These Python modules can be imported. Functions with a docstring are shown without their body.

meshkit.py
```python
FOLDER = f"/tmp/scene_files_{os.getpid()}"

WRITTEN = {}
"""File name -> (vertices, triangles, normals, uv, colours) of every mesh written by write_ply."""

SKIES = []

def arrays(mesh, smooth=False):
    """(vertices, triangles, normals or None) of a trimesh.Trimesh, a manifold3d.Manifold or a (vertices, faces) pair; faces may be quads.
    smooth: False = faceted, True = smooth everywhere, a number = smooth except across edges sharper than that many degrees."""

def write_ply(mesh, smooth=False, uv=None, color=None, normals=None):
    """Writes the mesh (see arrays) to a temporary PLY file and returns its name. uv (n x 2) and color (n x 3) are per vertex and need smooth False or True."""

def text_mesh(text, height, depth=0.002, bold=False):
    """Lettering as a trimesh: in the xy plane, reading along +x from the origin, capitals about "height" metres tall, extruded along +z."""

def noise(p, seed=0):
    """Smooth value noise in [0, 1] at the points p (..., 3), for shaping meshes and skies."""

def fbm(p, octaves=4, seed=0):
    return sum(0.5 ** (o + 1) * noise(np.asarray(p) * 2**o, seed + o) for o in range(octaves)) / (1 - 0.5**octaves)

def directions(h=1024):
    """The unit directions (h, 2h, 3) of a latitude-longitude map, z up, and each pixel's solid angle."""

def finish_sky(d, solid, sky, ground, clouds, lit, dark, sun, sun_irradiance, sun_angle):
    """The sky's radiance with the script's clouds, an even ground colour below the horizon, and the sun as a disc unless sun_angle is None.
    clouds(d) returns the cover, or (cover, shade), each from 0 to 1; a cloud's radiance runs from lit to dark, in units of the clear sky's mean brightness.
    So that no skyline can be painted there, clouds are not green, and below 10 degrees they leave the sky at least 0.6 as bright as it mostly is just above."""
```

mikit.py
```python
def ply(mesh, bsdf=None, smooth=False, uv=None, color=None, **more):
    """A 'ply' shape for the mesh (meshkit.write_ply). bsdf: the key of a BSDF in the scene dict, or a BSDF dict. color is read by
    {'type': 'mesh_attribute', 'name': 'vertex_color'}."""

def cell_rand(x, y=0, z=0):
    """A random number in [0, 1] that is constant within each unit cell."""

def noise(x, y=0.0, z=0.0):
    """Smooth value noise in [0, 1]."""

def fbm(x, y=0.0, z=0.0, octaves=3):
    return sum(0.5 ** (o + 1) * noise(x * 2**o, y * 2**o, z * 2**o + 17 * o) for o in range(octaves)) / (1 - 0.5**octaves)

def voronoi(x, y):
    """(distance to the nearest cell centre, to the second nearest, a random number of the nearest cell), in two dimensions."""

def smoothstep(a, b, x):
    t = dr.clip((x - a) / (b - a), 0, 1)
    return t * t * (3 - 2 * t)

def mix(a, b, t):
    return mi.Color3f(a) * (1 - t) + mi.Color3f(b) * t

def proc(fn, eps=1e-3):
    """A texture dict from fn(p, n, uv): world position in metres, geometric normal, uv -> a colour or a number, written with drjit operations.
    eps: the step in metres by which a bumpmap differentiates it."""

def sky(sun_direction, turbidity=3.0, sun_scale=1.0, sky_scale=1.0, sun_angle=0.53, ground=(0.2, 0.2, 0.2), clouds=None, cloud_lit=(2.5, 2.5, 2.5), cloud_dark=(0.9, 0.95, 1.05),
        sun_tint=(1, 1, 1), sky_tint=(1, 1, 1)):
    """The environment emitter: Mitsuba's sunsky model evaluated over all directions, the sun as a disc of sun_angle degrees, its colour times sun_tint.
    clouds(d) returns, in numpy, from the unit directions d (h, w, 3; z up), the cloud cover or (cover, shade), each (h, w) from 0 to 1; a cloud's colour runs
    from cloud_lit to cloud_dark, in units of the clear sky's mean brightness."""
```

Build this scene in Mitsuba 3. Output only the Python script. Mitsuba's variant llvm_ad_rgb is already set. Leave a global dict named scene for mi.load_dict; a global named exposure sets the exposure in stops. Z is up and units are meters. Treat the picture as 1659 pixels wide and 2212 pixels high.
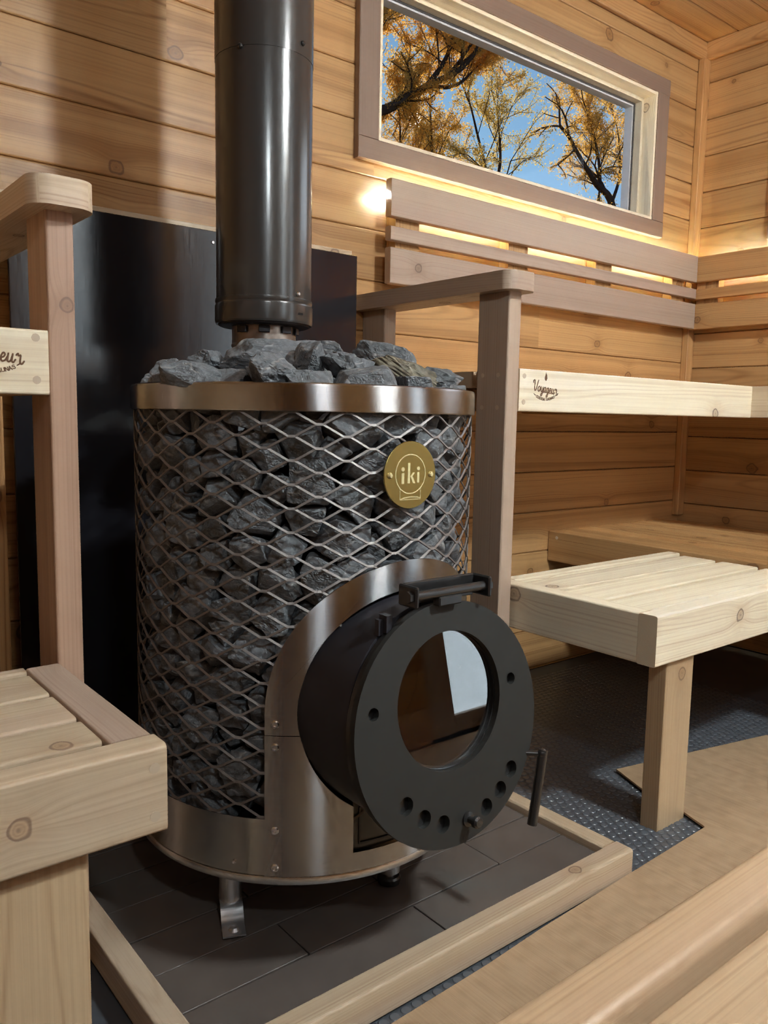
import math, random
import numpy as np, trimesh, drjit as dr, mitsuba as mi
import shapely
from shapely.geometry import Polygon, Point, LineString, box as sbox
from shapely.ops import unary_union
import mikit, meshkit
from mikit import proc, noise, fbm, voronoi, smoothstep, mix, cell_rand, ply

T = mi.ScalarTransform4f
scene, labels = {}, {}
rng = np.random.default_rng(11)
rnd = random.Random(5)

# ------------------------------------------------------------------ camera, sky, lights, exposure
F_PX = 1754.995
RCAM = np.array([[0.77866874, -0.62716503, 0.01841253], [-0.05836897, -0.10162515, -0.99310895], [0.62471439, 0.77222817, -0.11573931]])
EYE = np.array([0, 0, 0.8])
scene['camera'] = {'type': 'perspective', 'fov_axis': 'x', 'fov': math.degrees(2 * math.atan(829.5 / F_PX)),
                   'to_world': T().look_at(origin=EYE.tolist(), target=(EYE + RCAM[2]).tolist(), up=(-RCAM[1]).tolist()),
                   'near_clip': 0.02, 'far_clip': 500.0}
exposure = 0.0
SUN = np.array([0.614, 0.717, 0.328])
scene['sky'] = mikit.sky(SUN, turbidity=1.7, sun_scale=5.0, sky_scale=2.9, sun_angle=0.7, ground=(0.25, 0.22, 0.15), sky_tint=(0.74, 0.99, 1.36))
DOOR_LIGHT = (2.2, 2.65, 2.95)          # glow added to the front wall panes in place of outside light
SIDE_LIGHT = (2.6, 3.1, 3.6)  # glow added to the right wall window pane, standing in for sky
LAMP2_LIGHT = (215.0, 238.0, 246.0)
LAMP_LIGHT = (655.0, 722.0, 736.0)    # round flood lamp
STRIP_LIGHT = (430.0, 320.0, 190.0)      # warm light strips behind the backrests

# ------------------------------------------------------------------ materials
def rgb(*c): return {'type': 'rgb', 'value': list(c)}

def wood(light, dark, knot, knots=0.5, lines=0.55, vary=0.22, pink=(0.56, 0.33, 0.20), streaks=0.18):
    light, dark, knot, pink = (mi.Color3f(*c) * 0.84 for c in (light, dark, knot, pink))
    def fn(p, n, uv):
        u, v = mi.Float(uv.x), mi.Float(uv.y)
        k = dr.floor((v + 2) / 4)
        a = v - 4 * k
        r1, r2, r3, r4 = (cell_rand(k, i, 3) for i in range(4))
        w = a
        mask, halo, dk = mi.Float(0), mi.Float(0), mi.Float(9)
        cu = dr.floor(u / 0.34)
        for s in (-1, 0, 1):
            c = cu + s
            uk = (c + 0.15 + 0.7 * cell_rand(c, k, 11)) * 0.34
            vk = (cell_rand(c, k, 12) - 0.5) * 0.10
            on = dr.select(cell_rand(c, k, 13) < knots, 1.0, 0.0)
            sz = 0.0065 + 0.0115 * dr.square(cell_rand(c, k, 14))
            du, dv = u - uk, a - vk
            wob = 1 + 0.35 * (noise(du * 90, dv * 90, k) - 0.5)
            dist = dr.sqrt(dr.square(du / 1.15) + dr.square(dv)) / sz * wob
            w = w + on * sz * 1.3 * dr.exp(-dr.square(du / (3.2 * sz)) - dr.square(dv / (2.6 * sz))) * dr.select(dv > 0, 1.0, -1.0) * smoothstep(0.0, 1.0, dr.abs(dv) / sz)
            mask = dr.maximum(mask, on * smoothstep(1.12, 0.95, dist))
            dk = dr.minimum(dk, dr.select(on > 0, dist, 9.0))
            halo = dr.maximum(halo, on * dr.exp(-dr.square(dist / 2.4)))
        d0 = 0.012 + 0.055 * r3 + 0.060 * (noise(u * 0.8 + r1 * 40, k, 2.0) - 0.5) + 0.006 * (noise(u * 5, a * 14, k) - 0.5)
        v0 = (r2 - 0.5) * 0.13
        r = dr.sqrt(dr.square(w - v0) + dr.square(d0))
        ring = r * (130 + 120 * r4) + 0.5 * noise(u * 3, a * 30, k) + 2.2 * noise(u * 0.55, a * 12 + 3 * r1, k)
        t = 0.5 + 0.5 * dr.sin(6.2832 * ring)
        q = cell_rand(dr.floor(ring + 0.25), k, 7)
        t = t * t * t * (0.12 + 0.88 * q * q)
        fine = noise(u * 7, w * 1300, k)
        fine2 = noise(u * 2.2, w * 420, k + 9)
        band = smoothstep(0.25, 0.8, noise(w * 34 + r1 * 9, u * 0.7, k))
        col = mix(light, pink, dr.clip(0.75 * r4 * band + 0.15 * r1, 0, 1))
        streak = smoothstep(0.5, 0.85, noise(w * 60 + 3 * r2, u * 0.45, k + 5))
        col = mix(col, dark, dr.clip(lines * t + streaks * streak + 0.30 * (fine2 - 0.35) * (1 - 0.4 * r2) + 0.18 * (fine - 0.5), 0, 1))
        col = mix(col, dark, 0.45 * halo * (1 - mask))
        kr = 0.5 + 0.5 * dr.sin(dk * 15 + noise(u * 260, a * 260, k) * 3)
        kc = mix(mix(dark, light, 0.12), knot, dr.clip(0.35 * kr + smoothstep(0.62, 1.0, dk) + 0.5 * smoothstep(0.35, 0.1, dk), 0, 1))
        col = mix(col, kc, 0.78 * mask)
        tone = 1 + vary * (r1 - 0.5) * 2
        end = dr.select(u > 500, 1.0, 0.0)
        re = dr.sqrt(dr.square(u - 1000 - 0.03 * r2) + dr.square(a + 0.05)) * 420 + 0.8 * noise(u * 60, a * 60, k)
        te = 0.5 + 0.5 * dr.sin(6.2832 * re)
        cend = mix(mix(light, pink, 0.3), dark, 0.25 + 0.3 * te)
        return mix(col * tone, cend, end)
    return fn

def woodbsdf(name, rough, *a, **k):
    scene[name] = {'type': 'principled', 'base_color': proc(wood(*a, **k)), 'roughness': rough, 'specular': 0.35}

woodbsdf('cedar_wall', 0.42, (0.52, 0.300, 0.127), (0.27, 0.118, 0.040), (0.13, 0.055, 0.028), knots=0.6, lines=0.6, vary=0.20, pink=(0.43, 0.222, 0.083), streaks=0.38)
woodbsdf('cedar_bench', 0.42, (0.60, 0.475, 0.325), (0.36, 0.22, 0.12), (0.17, 0.09, 0.055), knots=0.4, lines=0.42, vary=0.08, pink=(0.55, 0.41, 0.30))
woodbsdf('cedar_rose', 0.45, (0.46, 0.35, 0.26), (0.28, 0.18, 0.115), (0.15, 0.085, 0.06), knots=0.12, lines=0.38, vary=0.08, pink=(0.42, 0.30, 0.235))
woodbsdf('cedar_tan', 0.40, (0.54, 0.385, 0.23), (0.34, 0.20, 0.10), (0.16, 0.085, 0.05), knots=0.5, lines=0.5, vary=0.06, pink=(0.49, 0.335, 0.21), streaks=0.12)
woodbsdf('cedar_red', 0.45, (0.47, 0.30, 0.205), (0.28, 0.155, 0.095), (0.15, 0.08, 0.055), knots=0.05, lines=0.4, vary=0.05, pink=(0.43, 0.26, 0.185), streaks=0.25)
woodbsdf('cedar_trim', 0.5, (0.215, 0.145, 0.105), (0.16, 0.10, 0.068), (0.10, 0.055, 0.04), knots=0.05, lines=0.2, vary=0.05, pink=(0.20, 0.13, 0.095))
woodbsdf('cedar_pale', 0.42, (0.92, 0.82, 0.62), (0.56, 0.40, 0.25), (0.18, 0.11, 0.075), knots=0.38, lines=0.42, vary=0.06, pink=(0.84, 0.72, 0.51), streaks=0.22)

def stone_color(p, n, uv):
    b = noise(p.x * 16, p.y * 16, p.z * 16)
    g = fbm(p.x * 130, p.y * 130, p.z * 130)
    s = smoothstep(0.66, 0.8, noise(p.x * 520, p.y * 520, p.z * 520))
    vein = smoothstep(0.045, 0.0, dr.abs(fbm(p.x * 26 + 7, p.y * 26, p.z * 34) - 0.5)) * smoothstep(0.45, 0.7, noise(p.x * 60, p.y * 60, p.z * 60))
    c = mix((0.066, 0.073, 0.077), (0.115, 0.124, 0.135), b)
    c = c * (0.35 + 1.3 * g)
    return mix(mix(c, (0.24, 0.25, 0.26), 0.22 * s), (0.34, 0.34, 0.33), 0.5 * vein)
def stone_bump(p, n, uv):
    return fbm(p.x * 160, p.y * 160, p.z * 160) + 0.4 * noise(p.x * 600, p.y * 600, p.z * 600)
scene['stone'] = {'type': 'bumpmap', 'arbitrary': {'type': 'ref', 'id': 'stone_tex'}, 'bsdf': {'type': 'principled'}} if 0 else {
    'type': 'bumpmap', 'scale': 0.0042, 'texture': proc(stone_bump, 5e-4),
    'bsdf': {'type': 'principled', 'base_color': proc(stone_color), 'roughness': 0.55, 'specular': 0.5}}
def brown_stone(p, n, uv):
    g = fbm(p.x * 120, p.y * 120, p.z * 120)
    return mix((0.05, 0.045, 0.035), (0.21, 0.185, 0.13), g)
def brown_bump(p, n, uv):
    d, e, _ = voronoi(p.x * 120 + 60 * p.z, p.z * 150 - p.y * 90)
    return smoothstep(0.0, 0.6, d)
scene['stone_brown'] = {'type': 'bumpmap', 'scale': 0.004, 'texture': proc(brown_bump, 5e-4),
    'bsdf': {'type': 'principled', 'base_color': proc(brown_stone), 'roughness': 0.5, 'specular': 0.4}}

def brushed(p, n, uv):
    l = noise(uv.x * 5, uv.y * 2600) * 0.6 + noise(uv.x * 18, uv.y * 900) * 0.4
    return mix((0.385, 0.395, 0.41), (0.51, 0.52, 0.535), l)
scene['steel'] = {'type': 'twosided', 'b': {'type': 'roughconductor', 'material': 'none', 'alpha_u': 0.045, 'alpha_v': 0.40, 'specular_reflectance': proc(brushed)}}
scene['chrome'] = {'type': 'twosided', 'b': {'type': 'roughconductor', 'material': 'none', 'alpha': 0.16, 'specular_reflectance': rgb(0.85, 0.85, 0.85)}}
scene['mesh_steel'] = {'type': 'twosided', 'b': {'type': 'principled', 'base_color': rgb(0.165, 0.15, 0.142), 'metallic': 0.7, 'roughness': 0.48}}
scene['brass'] = {'type': 'twosided', 'b': {'type': 'roughconductor', 'material': 'none', 'alpha_u': 0.14, 'alpha_v': 0.30, 'specular_reflectance': rgb(0.52, 0.42, 0.145)}}
scene['brass_bright'] = {'type': 'twosided', 'b': {'type': 'principled', 'base_color': rgb(0.80, 0.70, 0.36), 'metallic': 0.7, 'roughness': 0.35}}
def drum_col(p, n, uv):
    return mix((0.009, 0.009, 0.011), (0.022, 0.021, 0.026), fbm(p.x * 14, p.y * 14, p.z * 14))
scene['black_steel'] = {'type': 'twosided', 'b': {'type': 'principled', 'base_color': proc(drum_col), 'roughness': 0.45, 'specular': 0.28}}
scene['black_gloss'] = {'type': 'twosided', 'b': {'type': 'principled', 'base_color': rgb(0.012, 0.012, 0.012), 'roughness': 0.25, 'specular': 0.5}}
scene['door_paint'] = {'type': 'twosided', 'b': {'type': 'principled', 'base_color': rgb(0.0135, 0.0142, 0.0132), 'roughness': 0.6, 'specular': 0.3}}
scene['pipe_paint'] = {'type': 'twosided', 'b': {'type': 'principled', 'base_color': rgb(0.020, 0.019, 0.018), 'roughness': 0.21, 'specular': 0.6}}
def stub_col(p, n, uv):
    return mix((0.16, 0.13, 0.11), (0.42, 0.37, 0.33), smoothstep(0.3, 0.75, fbm(p.x * 45, p.y * 45, p.z * 30)))
scene['sooty_steel'] = {'type': 'twosided', 'b': {'type': 'principled', 'base_color': proc(stub_col), 'metallic': 0.85, 'roughness': 0.35}}
def panel_rough(p, n, uv):
    return 0.10 + 0.07 * noise(p.x * 900, p.z * 25) + 0.04 * fbm(p.x * 6, p.z * 6)
scene['panel_black'] = {'type': 'twosided', 'b': {'type': 'principled', 'base_color': rgb(0.008, 0.008, 0.010), 'roughness': proc(panel_rough), 'specular': 0.55}}
def tile_col(p, n, uv):
    c = mix((0.042, 0.034, 0.030), (0.084, 0.067, 0.057), fbm(p.x * 9, p.y * 9, 0.0, octaves=4))
    c = mix(c, (0.062, 0.062, 0.058), smoothstep(0.5, 0.8, fbm(p.x * 5 + 9, p.y * 5)))
    return c
def tile_bump(p, n, uv):
    return fbm(p.x * 40, p.y * 40) + 0.3 * noise(p.x * 300, p.y * 300)
scene['slate'] = {'type': 'bumpmap', 'scale': 0.0012, 'texture': proc(tile_bump, 1e-3),
    'bsdf': {'type': 'principled', 'base_color': proc(tile_col), 'roughness': 0.5, 'specular': 0.4}}
scene['grout'] = {'type': 'diffuse', 'reflectance': rgb(0.018, 0.016, 0.015)}
scene['rubber_stud'] = {'type': 'twosided', 'b': {'type': 'principled', 'base_color': rgb(0.052, 0.059, 0.068), 'roughness': 0.30, 'specular': 0.55}}
scene['rubber'] = {'type': 'principled', 'base_color': rgb(0.036, 0.041, 0.048), 'roughness': 0.42, 'specular': 0.5}
def card_col(p, n, uv):
    s = noise(p.x * 700, p.y * 9) * 0.5 + noise(p.x * 60, p.y * 60) * 0.5
    c = mix((0.30, 0.20, 0.115), (0.39, 0.275, 0.17), s)
    return c * (0.86 + 0.28 * fbm(p.x * 3, p.y * 3))
scene['cardboard'] = {'type': 'twosided', 'b': {'type': 'principled', 'base_color': proc(card_col), 'roughness': 0.7, 'specular': 0.2}}
scene['vinyl_white'] = {'type': 'principled', 'base_color': rgb(0.62, 0.62, 0.63), 'roughness': 0.4}
scene['vinyl_dark'] = {'type': 'principled', 'base_color': rgb(0.045, 0.042, 0.042), 'roughness': 0.4}
scene['pane'] = {'type': 'thindielectric', 'int_ior': 1.75}
scene['clear_pane'] = {'type': 'thindielectric', 'int_ior': 1.10}
scene['burnt'] = {'type': 'diffuse', 'reflectance': rgb(0.105, 0.058, 0.036)}
scene['plug_wood'] = {'type': 'principled', 'base_color': rgb(0.47, 0.37, 0.265), 'roughness': 0.5}
def bark_col(p, n, uv):
    return mix((0.035, 0.026, 0.022), (0.12, 0.09, 0.075), fbm(p.x * 6, p.y * 6, p.z * 3))
scene['bark'] = {'type': 'diffuse', 'reflectance': proc(bark_col)}
for nm, c in dict(leaf_gold=(0.80, 0.57, 0.16), leaf_amber=(0.78, 0.52, 0.14), leaf_olive=(0.66, 0.55, 0.20)).items():
    scene[nm] = {'type': 'principledthin', 'base_color': rgb(*c), 'roughness': 0.5, 'diff_trans': 1.5, 'spec_trans': 0.0}
scene['lawn'] = {'type': 'diffuse', 'reflectance': rgb(0.12, 0.10, 0.04)}
scene['white_paint'] = {'type': 'diffuse', 'reflectance': rgb(0.6, 0.58, 0.55)}
scene['zinc'] = {'type': 'twosided', 'b': {'type': 'principled', 'base_color': rgb(0.55, 0.56, 0.58), 'metallic': 0.9, 'roughness': 0.3}}

# ------------------------------------------------------------------ helpers
def key_for(name):
    k, i = name, 0
    while k in scene or k in labels or k in KEYS:
        i += 1
        k = f'{name}_{i:03d}'
    KEYS.add(k)
    return k
KEYS = set()

def thing(name, label, cat, group=None):
    k = key_for(name)
    labels[k] = {'label': label, 'category': cat}
    if group: labels[k]['group'] = group
    return k

def struct(name, label=None):
    KEYS.add(name)
    labels[name] = {'kind': 'structure'}
    if label: labels[name]['label'] = label
    return name

def put(parent, name, d, label=None, kind=None):
    k = key_for(f'{parent}__{name}') if name else parent
    scene[k] = d
    if label or kind:
        labels.setdefault(k, {})
        if label: labels[k]['label'] = label
        if kind: labels[k]['kind'] = kind
    return k

BEAM_ID = [0]
def beam(center, ex, ey, L, W, H, r=0.003, seg=3, bsdf='cedar_bench', cap_end=True):
    """A timber with rounded long edges: L along ex, W along ey, H along ez = ex x ey (ez is the face looked at). uv: along the grain and around."""
    BEAM_ID[0] += 1
    bid = BEAM_ID[0]
    ex, ey = np.array(ex, float), np.array(ey, float)
    ez = np.cross(ex, ey)
    r = min(r, W * 0.49, H * 0.49)
    pts = [(0.0, -H / 2)]
    for cx, cy, a0 in ((W / 2 - r, -H / 2 + r, -90), (W / 2 - r, H / 2 - r, 0), (-W / 2 + r, H / 2 - r, 90), (-W / 2 + r, -H / 2 + r, 180)):
        for i in range(seg + 1):
            a = math.radians(a0 + 90 * i / seg)
            pts.append((cx + r * math.cos(a), cy + r * math.sin(a)))
    pts.append((0.0, -H / 2))
    P = np.array(pts)
    arc = np.concatenate([[0], np.cumsum(np.linalg.norm(np.diff(P, axis=0), axis=1))])
    vv = arc - arc[-1] / 2 + 4 * bid
    n = len(P)
    u0 = rnd.uniform(0, 40)
    V, UV, Fc = [], [], []
    c = np.array(center, float)
    for s, u in ((-L / 2, u0), (L / 2, u0 + L)):
        V += [c + ex * s + ey * a + ez * b for a, b in P]
        UV += [(u, x) for x in vv]
    for i in range(n - 1):
        Fc += [(i, n + i + 1, n + i), (i, i + 1, n + i + 1)]
    Fc = [(a, b2, c2) for a, b2, c2 in Fc]
    for s, flip in ((-L / 2, 1), (L / 2, 0)):
        base = len(V)
        V += [c + ex * s + ey * a + ez * b for a, b in P[:-1]]
        UV += [(1000 + a, 4 * bid + b) for a, b in P[:-1]]
        m = n - 1
        for i in range(1, m - 1):
            Fc.append((base, base + i + 1, base + i) if flip else (base, base + i, base + i + 1))
    V, Fc = np.array(V), np.array(Fc)
    # make side normals point out
    t = Fc[0]
    nn = np.cross(V[t[1]] - V[t[0]], V[t[2]] - V[t[0]])
    if nn @ (V[t].mean(0) - c) < 0:
        k2 = 2 * (n - 1)
        Fc[:k2] = Fc[:k2, ::-1]
    m = n - 1
    for s0 in (2 * (n - 1), 2 * (n - 1) + m - 2):
        t = Fc[s0]
        nn = np.cross(V[t[1]] - V[t[0]], V[t[2]] - V[t[0]])
        if nn @ (V[t].mean(0) - c) < 0:
            Fc[s0:s0 + m - 2] = Fc[s0:s0 + m - 2, ::-1]
    return ply(trimesh.Trimesh(V, Fc, process=False), bsdf, smooth=True, uv=np.array(UV))

AX = {'x': np.array([1.0, 0, 0]), 'y': np.array([0, 1.0, 0]), 'z': np.array([0, 0, 1.0])}
def bb(lo, hi, grain, front, r=0.003, bsdf='cedar_bench', seg=3):
    """A timber by its bounds, grain along axis `grain`, `front` the face away from the seam, as '-y'."""
    lo, hi = np.array(lo, float), np.array(hi, float)
    ex = AX[grain]
    ez = AX[front[1]] * (-1 if front[0] == '-' else 1)
    ey = np.cross(ez, ex)
    S = hi - lo
    return beam((lo + hi) / 2, ex, ey, abs(S @ ex), abs(S @ ey), abs(S @ ez), r, seg, bsdf)

def shade_uv(mesh, bsdf, angle=30, uvf=None):
    m = trimesh.graph.smooth_shade(mesh, angle=math.radians(angle), facet_minarea=None)
    v = np.array(m.vertices)
    uv = uvf(v) if uvf else np.stack([v[:, 0] + v[:, 1], v[:, 2]], 1)
    return ply(trimesh.Trimesh(v, np.array(m.faces), process=False), bsdf, smooth=True, uv=uv)

def extrude(poly, h):
    ms = [trimesh.creation.extrude_polygon(g, h, engine='earcut') for g in getattr(poly, 'geoms', [poly]) if g.area > 1e-10]
    return trimesh.util.concatenate(ms)

def lathe(profile, center=(0, 0, 0), axis='z', sections=96):
    m = trimesh.creation.revolve(np.array(profile, float), sections=sections)
    if axis == 'y': m.apply_transform(trimesh.transformations.rotation_matrix(math.radians(90), [1, 0, 0]))   # z -> -y
    m.apply_translation(center)
    return m

def tube(a, b, r, sections=20):
    return trimesh.creation.cylinder(radius=r, segment=[a, b], sections=sections)

def cbox(lo, hi):
    lo, hi = np.array(lo, float), np.array(hi, float)
    m = trimesh.creation.box(extents=hi - lo)
    m.apply_translation((lo + hi) / 2)
    return m

def chamfer_box(lo, hi, c):
    import manifold3d as m3
    lo, hi = np.array(lo, float), np.array(hi, float)
    s = m3.Manifold.cube((hi - lo - 2 * c).tolist()).translate((lo + c).tolist())
    pts = []
    for x in (0, 1):
        for y in (0, 1):
            for z in (0, 1):
                p = np.where([x, y, z], hi, lo)
                q = np.where([x, y, z], hi - c, lo + c)
                for k in range(3):
                    w = q.copy(); w[k] = p[k]; pts.append(w)
    return trimesh.convex.convex_hull(np.array(pts))

def ribbon_path(pts, w):
    return LineString(pts).buffer(w / 2, quad_segs=4)

def catmull(pts, n=6):
    P = np.array(pts, float)
    P = np.vstack([2 * P[0] - P[1], P, 2 * P[-1] - P[-2]])
    out = []
    for i in range(1, len(P) - 2):
        for t in np.linspace(0, 1, n, endpoint=False):
            a, b, c, d = P[i - 1:i + 3]
            out.append(0.5 * (2 * b + (c - a) * t + (2 * a - 5 * b + 4 * c - d) * t * t + (3 * b - a - 3 * c + d) * t ** 3))
    out.append(P[-2])
    return np.array(out)

def xform(mesh, origin, ex, ey):
    """Moves a mesh made in the xy plane (thickness along z) to origin + x ex + y ey + z (ex x ey)."""
    ex, ey = np.array(ex, float), np.array(ey, float)
    M = np.eye(4)
    M[:3, 0], M[:3, 1], M[:3, 2], M[:3, 3] = ex, ey, np.cross(ex, ey), origin
    m = mesh.copy(); m.apply_transform(M)
    return m

# ------------------------------------------------------------------ room
YB, XR, XL, YF, ZC = 1.675, 2.78, -1.05, -0.46, 2.13
WX0, WX1, WZ0, WZ1 = 1.302, 2.485, 1.482, 1.893    # window opening in the back wall
fl = struct('floor', 'black rubber floor with raised round studs')
scene['floor'] = ply(cbox((XL, YF, -0.05), (XR, YB, 0.0)), 'rubber')
coins = []
disc = lathe([(0.0082, -0.0005), (0.0082, 0.0), (0.0066, 0.0016), (0, 0.0016)], sections=14)
dv, df = np.array(disc.vertices), np.array(disc.faces)
vs, fs = [], []
pitch = 0.0195
for i in range(60):
    for j in range(60):
        x, y = 1.19 + i * pitch + (j % 2) * pitch / 2, 0.66 + j * pitch * 0.866
        if x > 2.3 or y > 1.62: continue
        fs.append(df + len(vs) * len(dv)); vs.append(dv + [x, y, 0])
for i in range(62):
    for j in range(6):
        x, y = 0.0 + i * pitch + (j % 2) * pitch / 2, 0.68 + j * pitch * 0.866
        if x > 1.185 or y > 0.77: continue
        fs.append(df + len(vs) * len(dv)); vs.append(dv + [x, y, 0])
put('floor', 'stud', ply(trimesh.Trimesh(np.vstack(vs), np.vstack(fs), process=False), 'rubber_stud', smooth=25), 'raised round rubber studs', 'stuff')

PB, Z0 = 0.1265, 0.006
def wall_boards(wall, along, lo, hi, plane, front, z_from, z_to, hole=None, pitch=PB, z0=Z0, bsdf='cedar_wall', thick=0.016, joints=()):
    """Tongue-and-groove boards, each a part of the wall."""
    k0 = math.floor((z_from - z0) / pitch)
    for k in range(k0, math.ceil((z_to - z0) / pitch)):
        a, b = max(z_from, z0 + k * pitch), min(z_to, z0 + (k + 1) * pitch)
        if b - a < 0.006: continue
        spans = [(lo, hi)]
        pieces = []
        if hole and b > hole[2] and a < hole[3]:
            if a < hole[2] - 0.004: pieces.append((hole[0], hole[1], a, hole[2]))
            if b > hole[3] + 0.004: pieces.append((hole[0], hole[1], hole[3], b))
            spans = [(lo, hole[0]), (hole[1], hi)]
        for s in spans:
            cut = [j for kk, j in joints if kk == k and s[0] + 0.05 < j < s[1] - 0.05]
            e = [s[0], *cut, s[1]]
            pieces += [(e[i], e[i + 1], a, b) for i in range(len(e) - 1)]
        for p0, p1, za, zb in pieces:
            if p1 - p0 < 0.004: continue
            q = [plane, plane + thick * (1 if front[0] == '-' else -1)]
            q0, q1 = min(q), max(q)
            if along == 'x': l, h = (p0, q0, za + 0.0006), (p1, q1, zb - 0.0006)
            else: l, h = (q0, p0, za + 0.0006), (q1, p1, zb - 0.0006)
            put(wall, 'board', bb(l, h, along, front, 0.0038, bsdf, seg=1))

def slab_with_hole(along, lo, hi, q0, q1, z0, z1, hole):
    poly = sbox(lo, z0, hi, z1)
    for h in hole: poly = poly.difference(sbox(h[0], h[2], h[1], h[3]))
    m = extrude(poly, q1 - q0)
    if along == 'x': return xform(m, (0, q1, 0), (1, 0, 0), (0, 0, 1))
    return xform(m, (q0, 0, 0), (0, 1, 0), (0, 0, 1))

back_hole = (WX0, WX1, WZ0, WZ1)
struct('wall_back', 'tongue and groove cedar wall behind the stove')
scene['wall_back'] = ply(slab_with_hole('x', XL, XR + 0.1, YB + 0.016, YB + 0.10, -0.05, ZC + 0.08, [back_hole]), 'grout')
wall_boards('wall_back', 'x', XL, XR, YB, '-y', 0.0, ZC, back_hole, joints=((12, 0.755), (8, 1.95), (14, 0.2)))
R_hole = (0.30, 1.335, 1.47, 1.93)
struct('wall_right', 'tongue and groove cedar wall with a second window')
scene['wall_right'] = ply(slab_with_hole('y', YF - 0.1, YB, XR + 0.016, XR + 0.10, -0.05, ZC + 0.08, [R_hole]), 'grout')
wall_boards('wall_right', 'y', YF, YB, XR, '-x', 0.0, ZC, R_hole, pitch=0.1245, z0=0.003)
L_hole = (0.55, 1.25, 1.2, 1.85)
struct('wall_left', 'cedar wall on the left')
scene['wall_left'] = ply(cbox((XL - 0.1, YF - 0.1, -0.05), (XL - 0.016, YB + 0.1, ZC + 0.08)), 'grout')
wall_boards('wall_left', 'y', YF, YB, XL, '+x', 0.0, ZC)
D_hole = (1.80, 2.42, 0.02, 2.0)
F_hole = (1.06, 1.44, 0.98, 1.95)
S_hole = (-0.06, 0.10, 0.95, 2.0)
struct('wall_front', 'cedar wall with the glass door')
scene['wall_front'] = ply(slab_with_hole('x', XL - 0.1, XR + 0.1, YF - 0.1, YF - 0.016, -0.05, ZC + 0.08, [D_hole, S_hole, F_hole]), 'grout')
wall_boards('wall_front', 'x', XL, 0.5, YF, '+y', 0.0, ZC, S_hole)
wall_boards('wall_front', 'x', 0.5, D_hole[0], YF, '+y', 0.0, ZC, F_hole)
wall_boards('wall_front', 'x', D_hole[1], XR, YF, '+y', 0.0, ZC)
struct('ceiling', 'cedar board ceiling')
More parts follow.
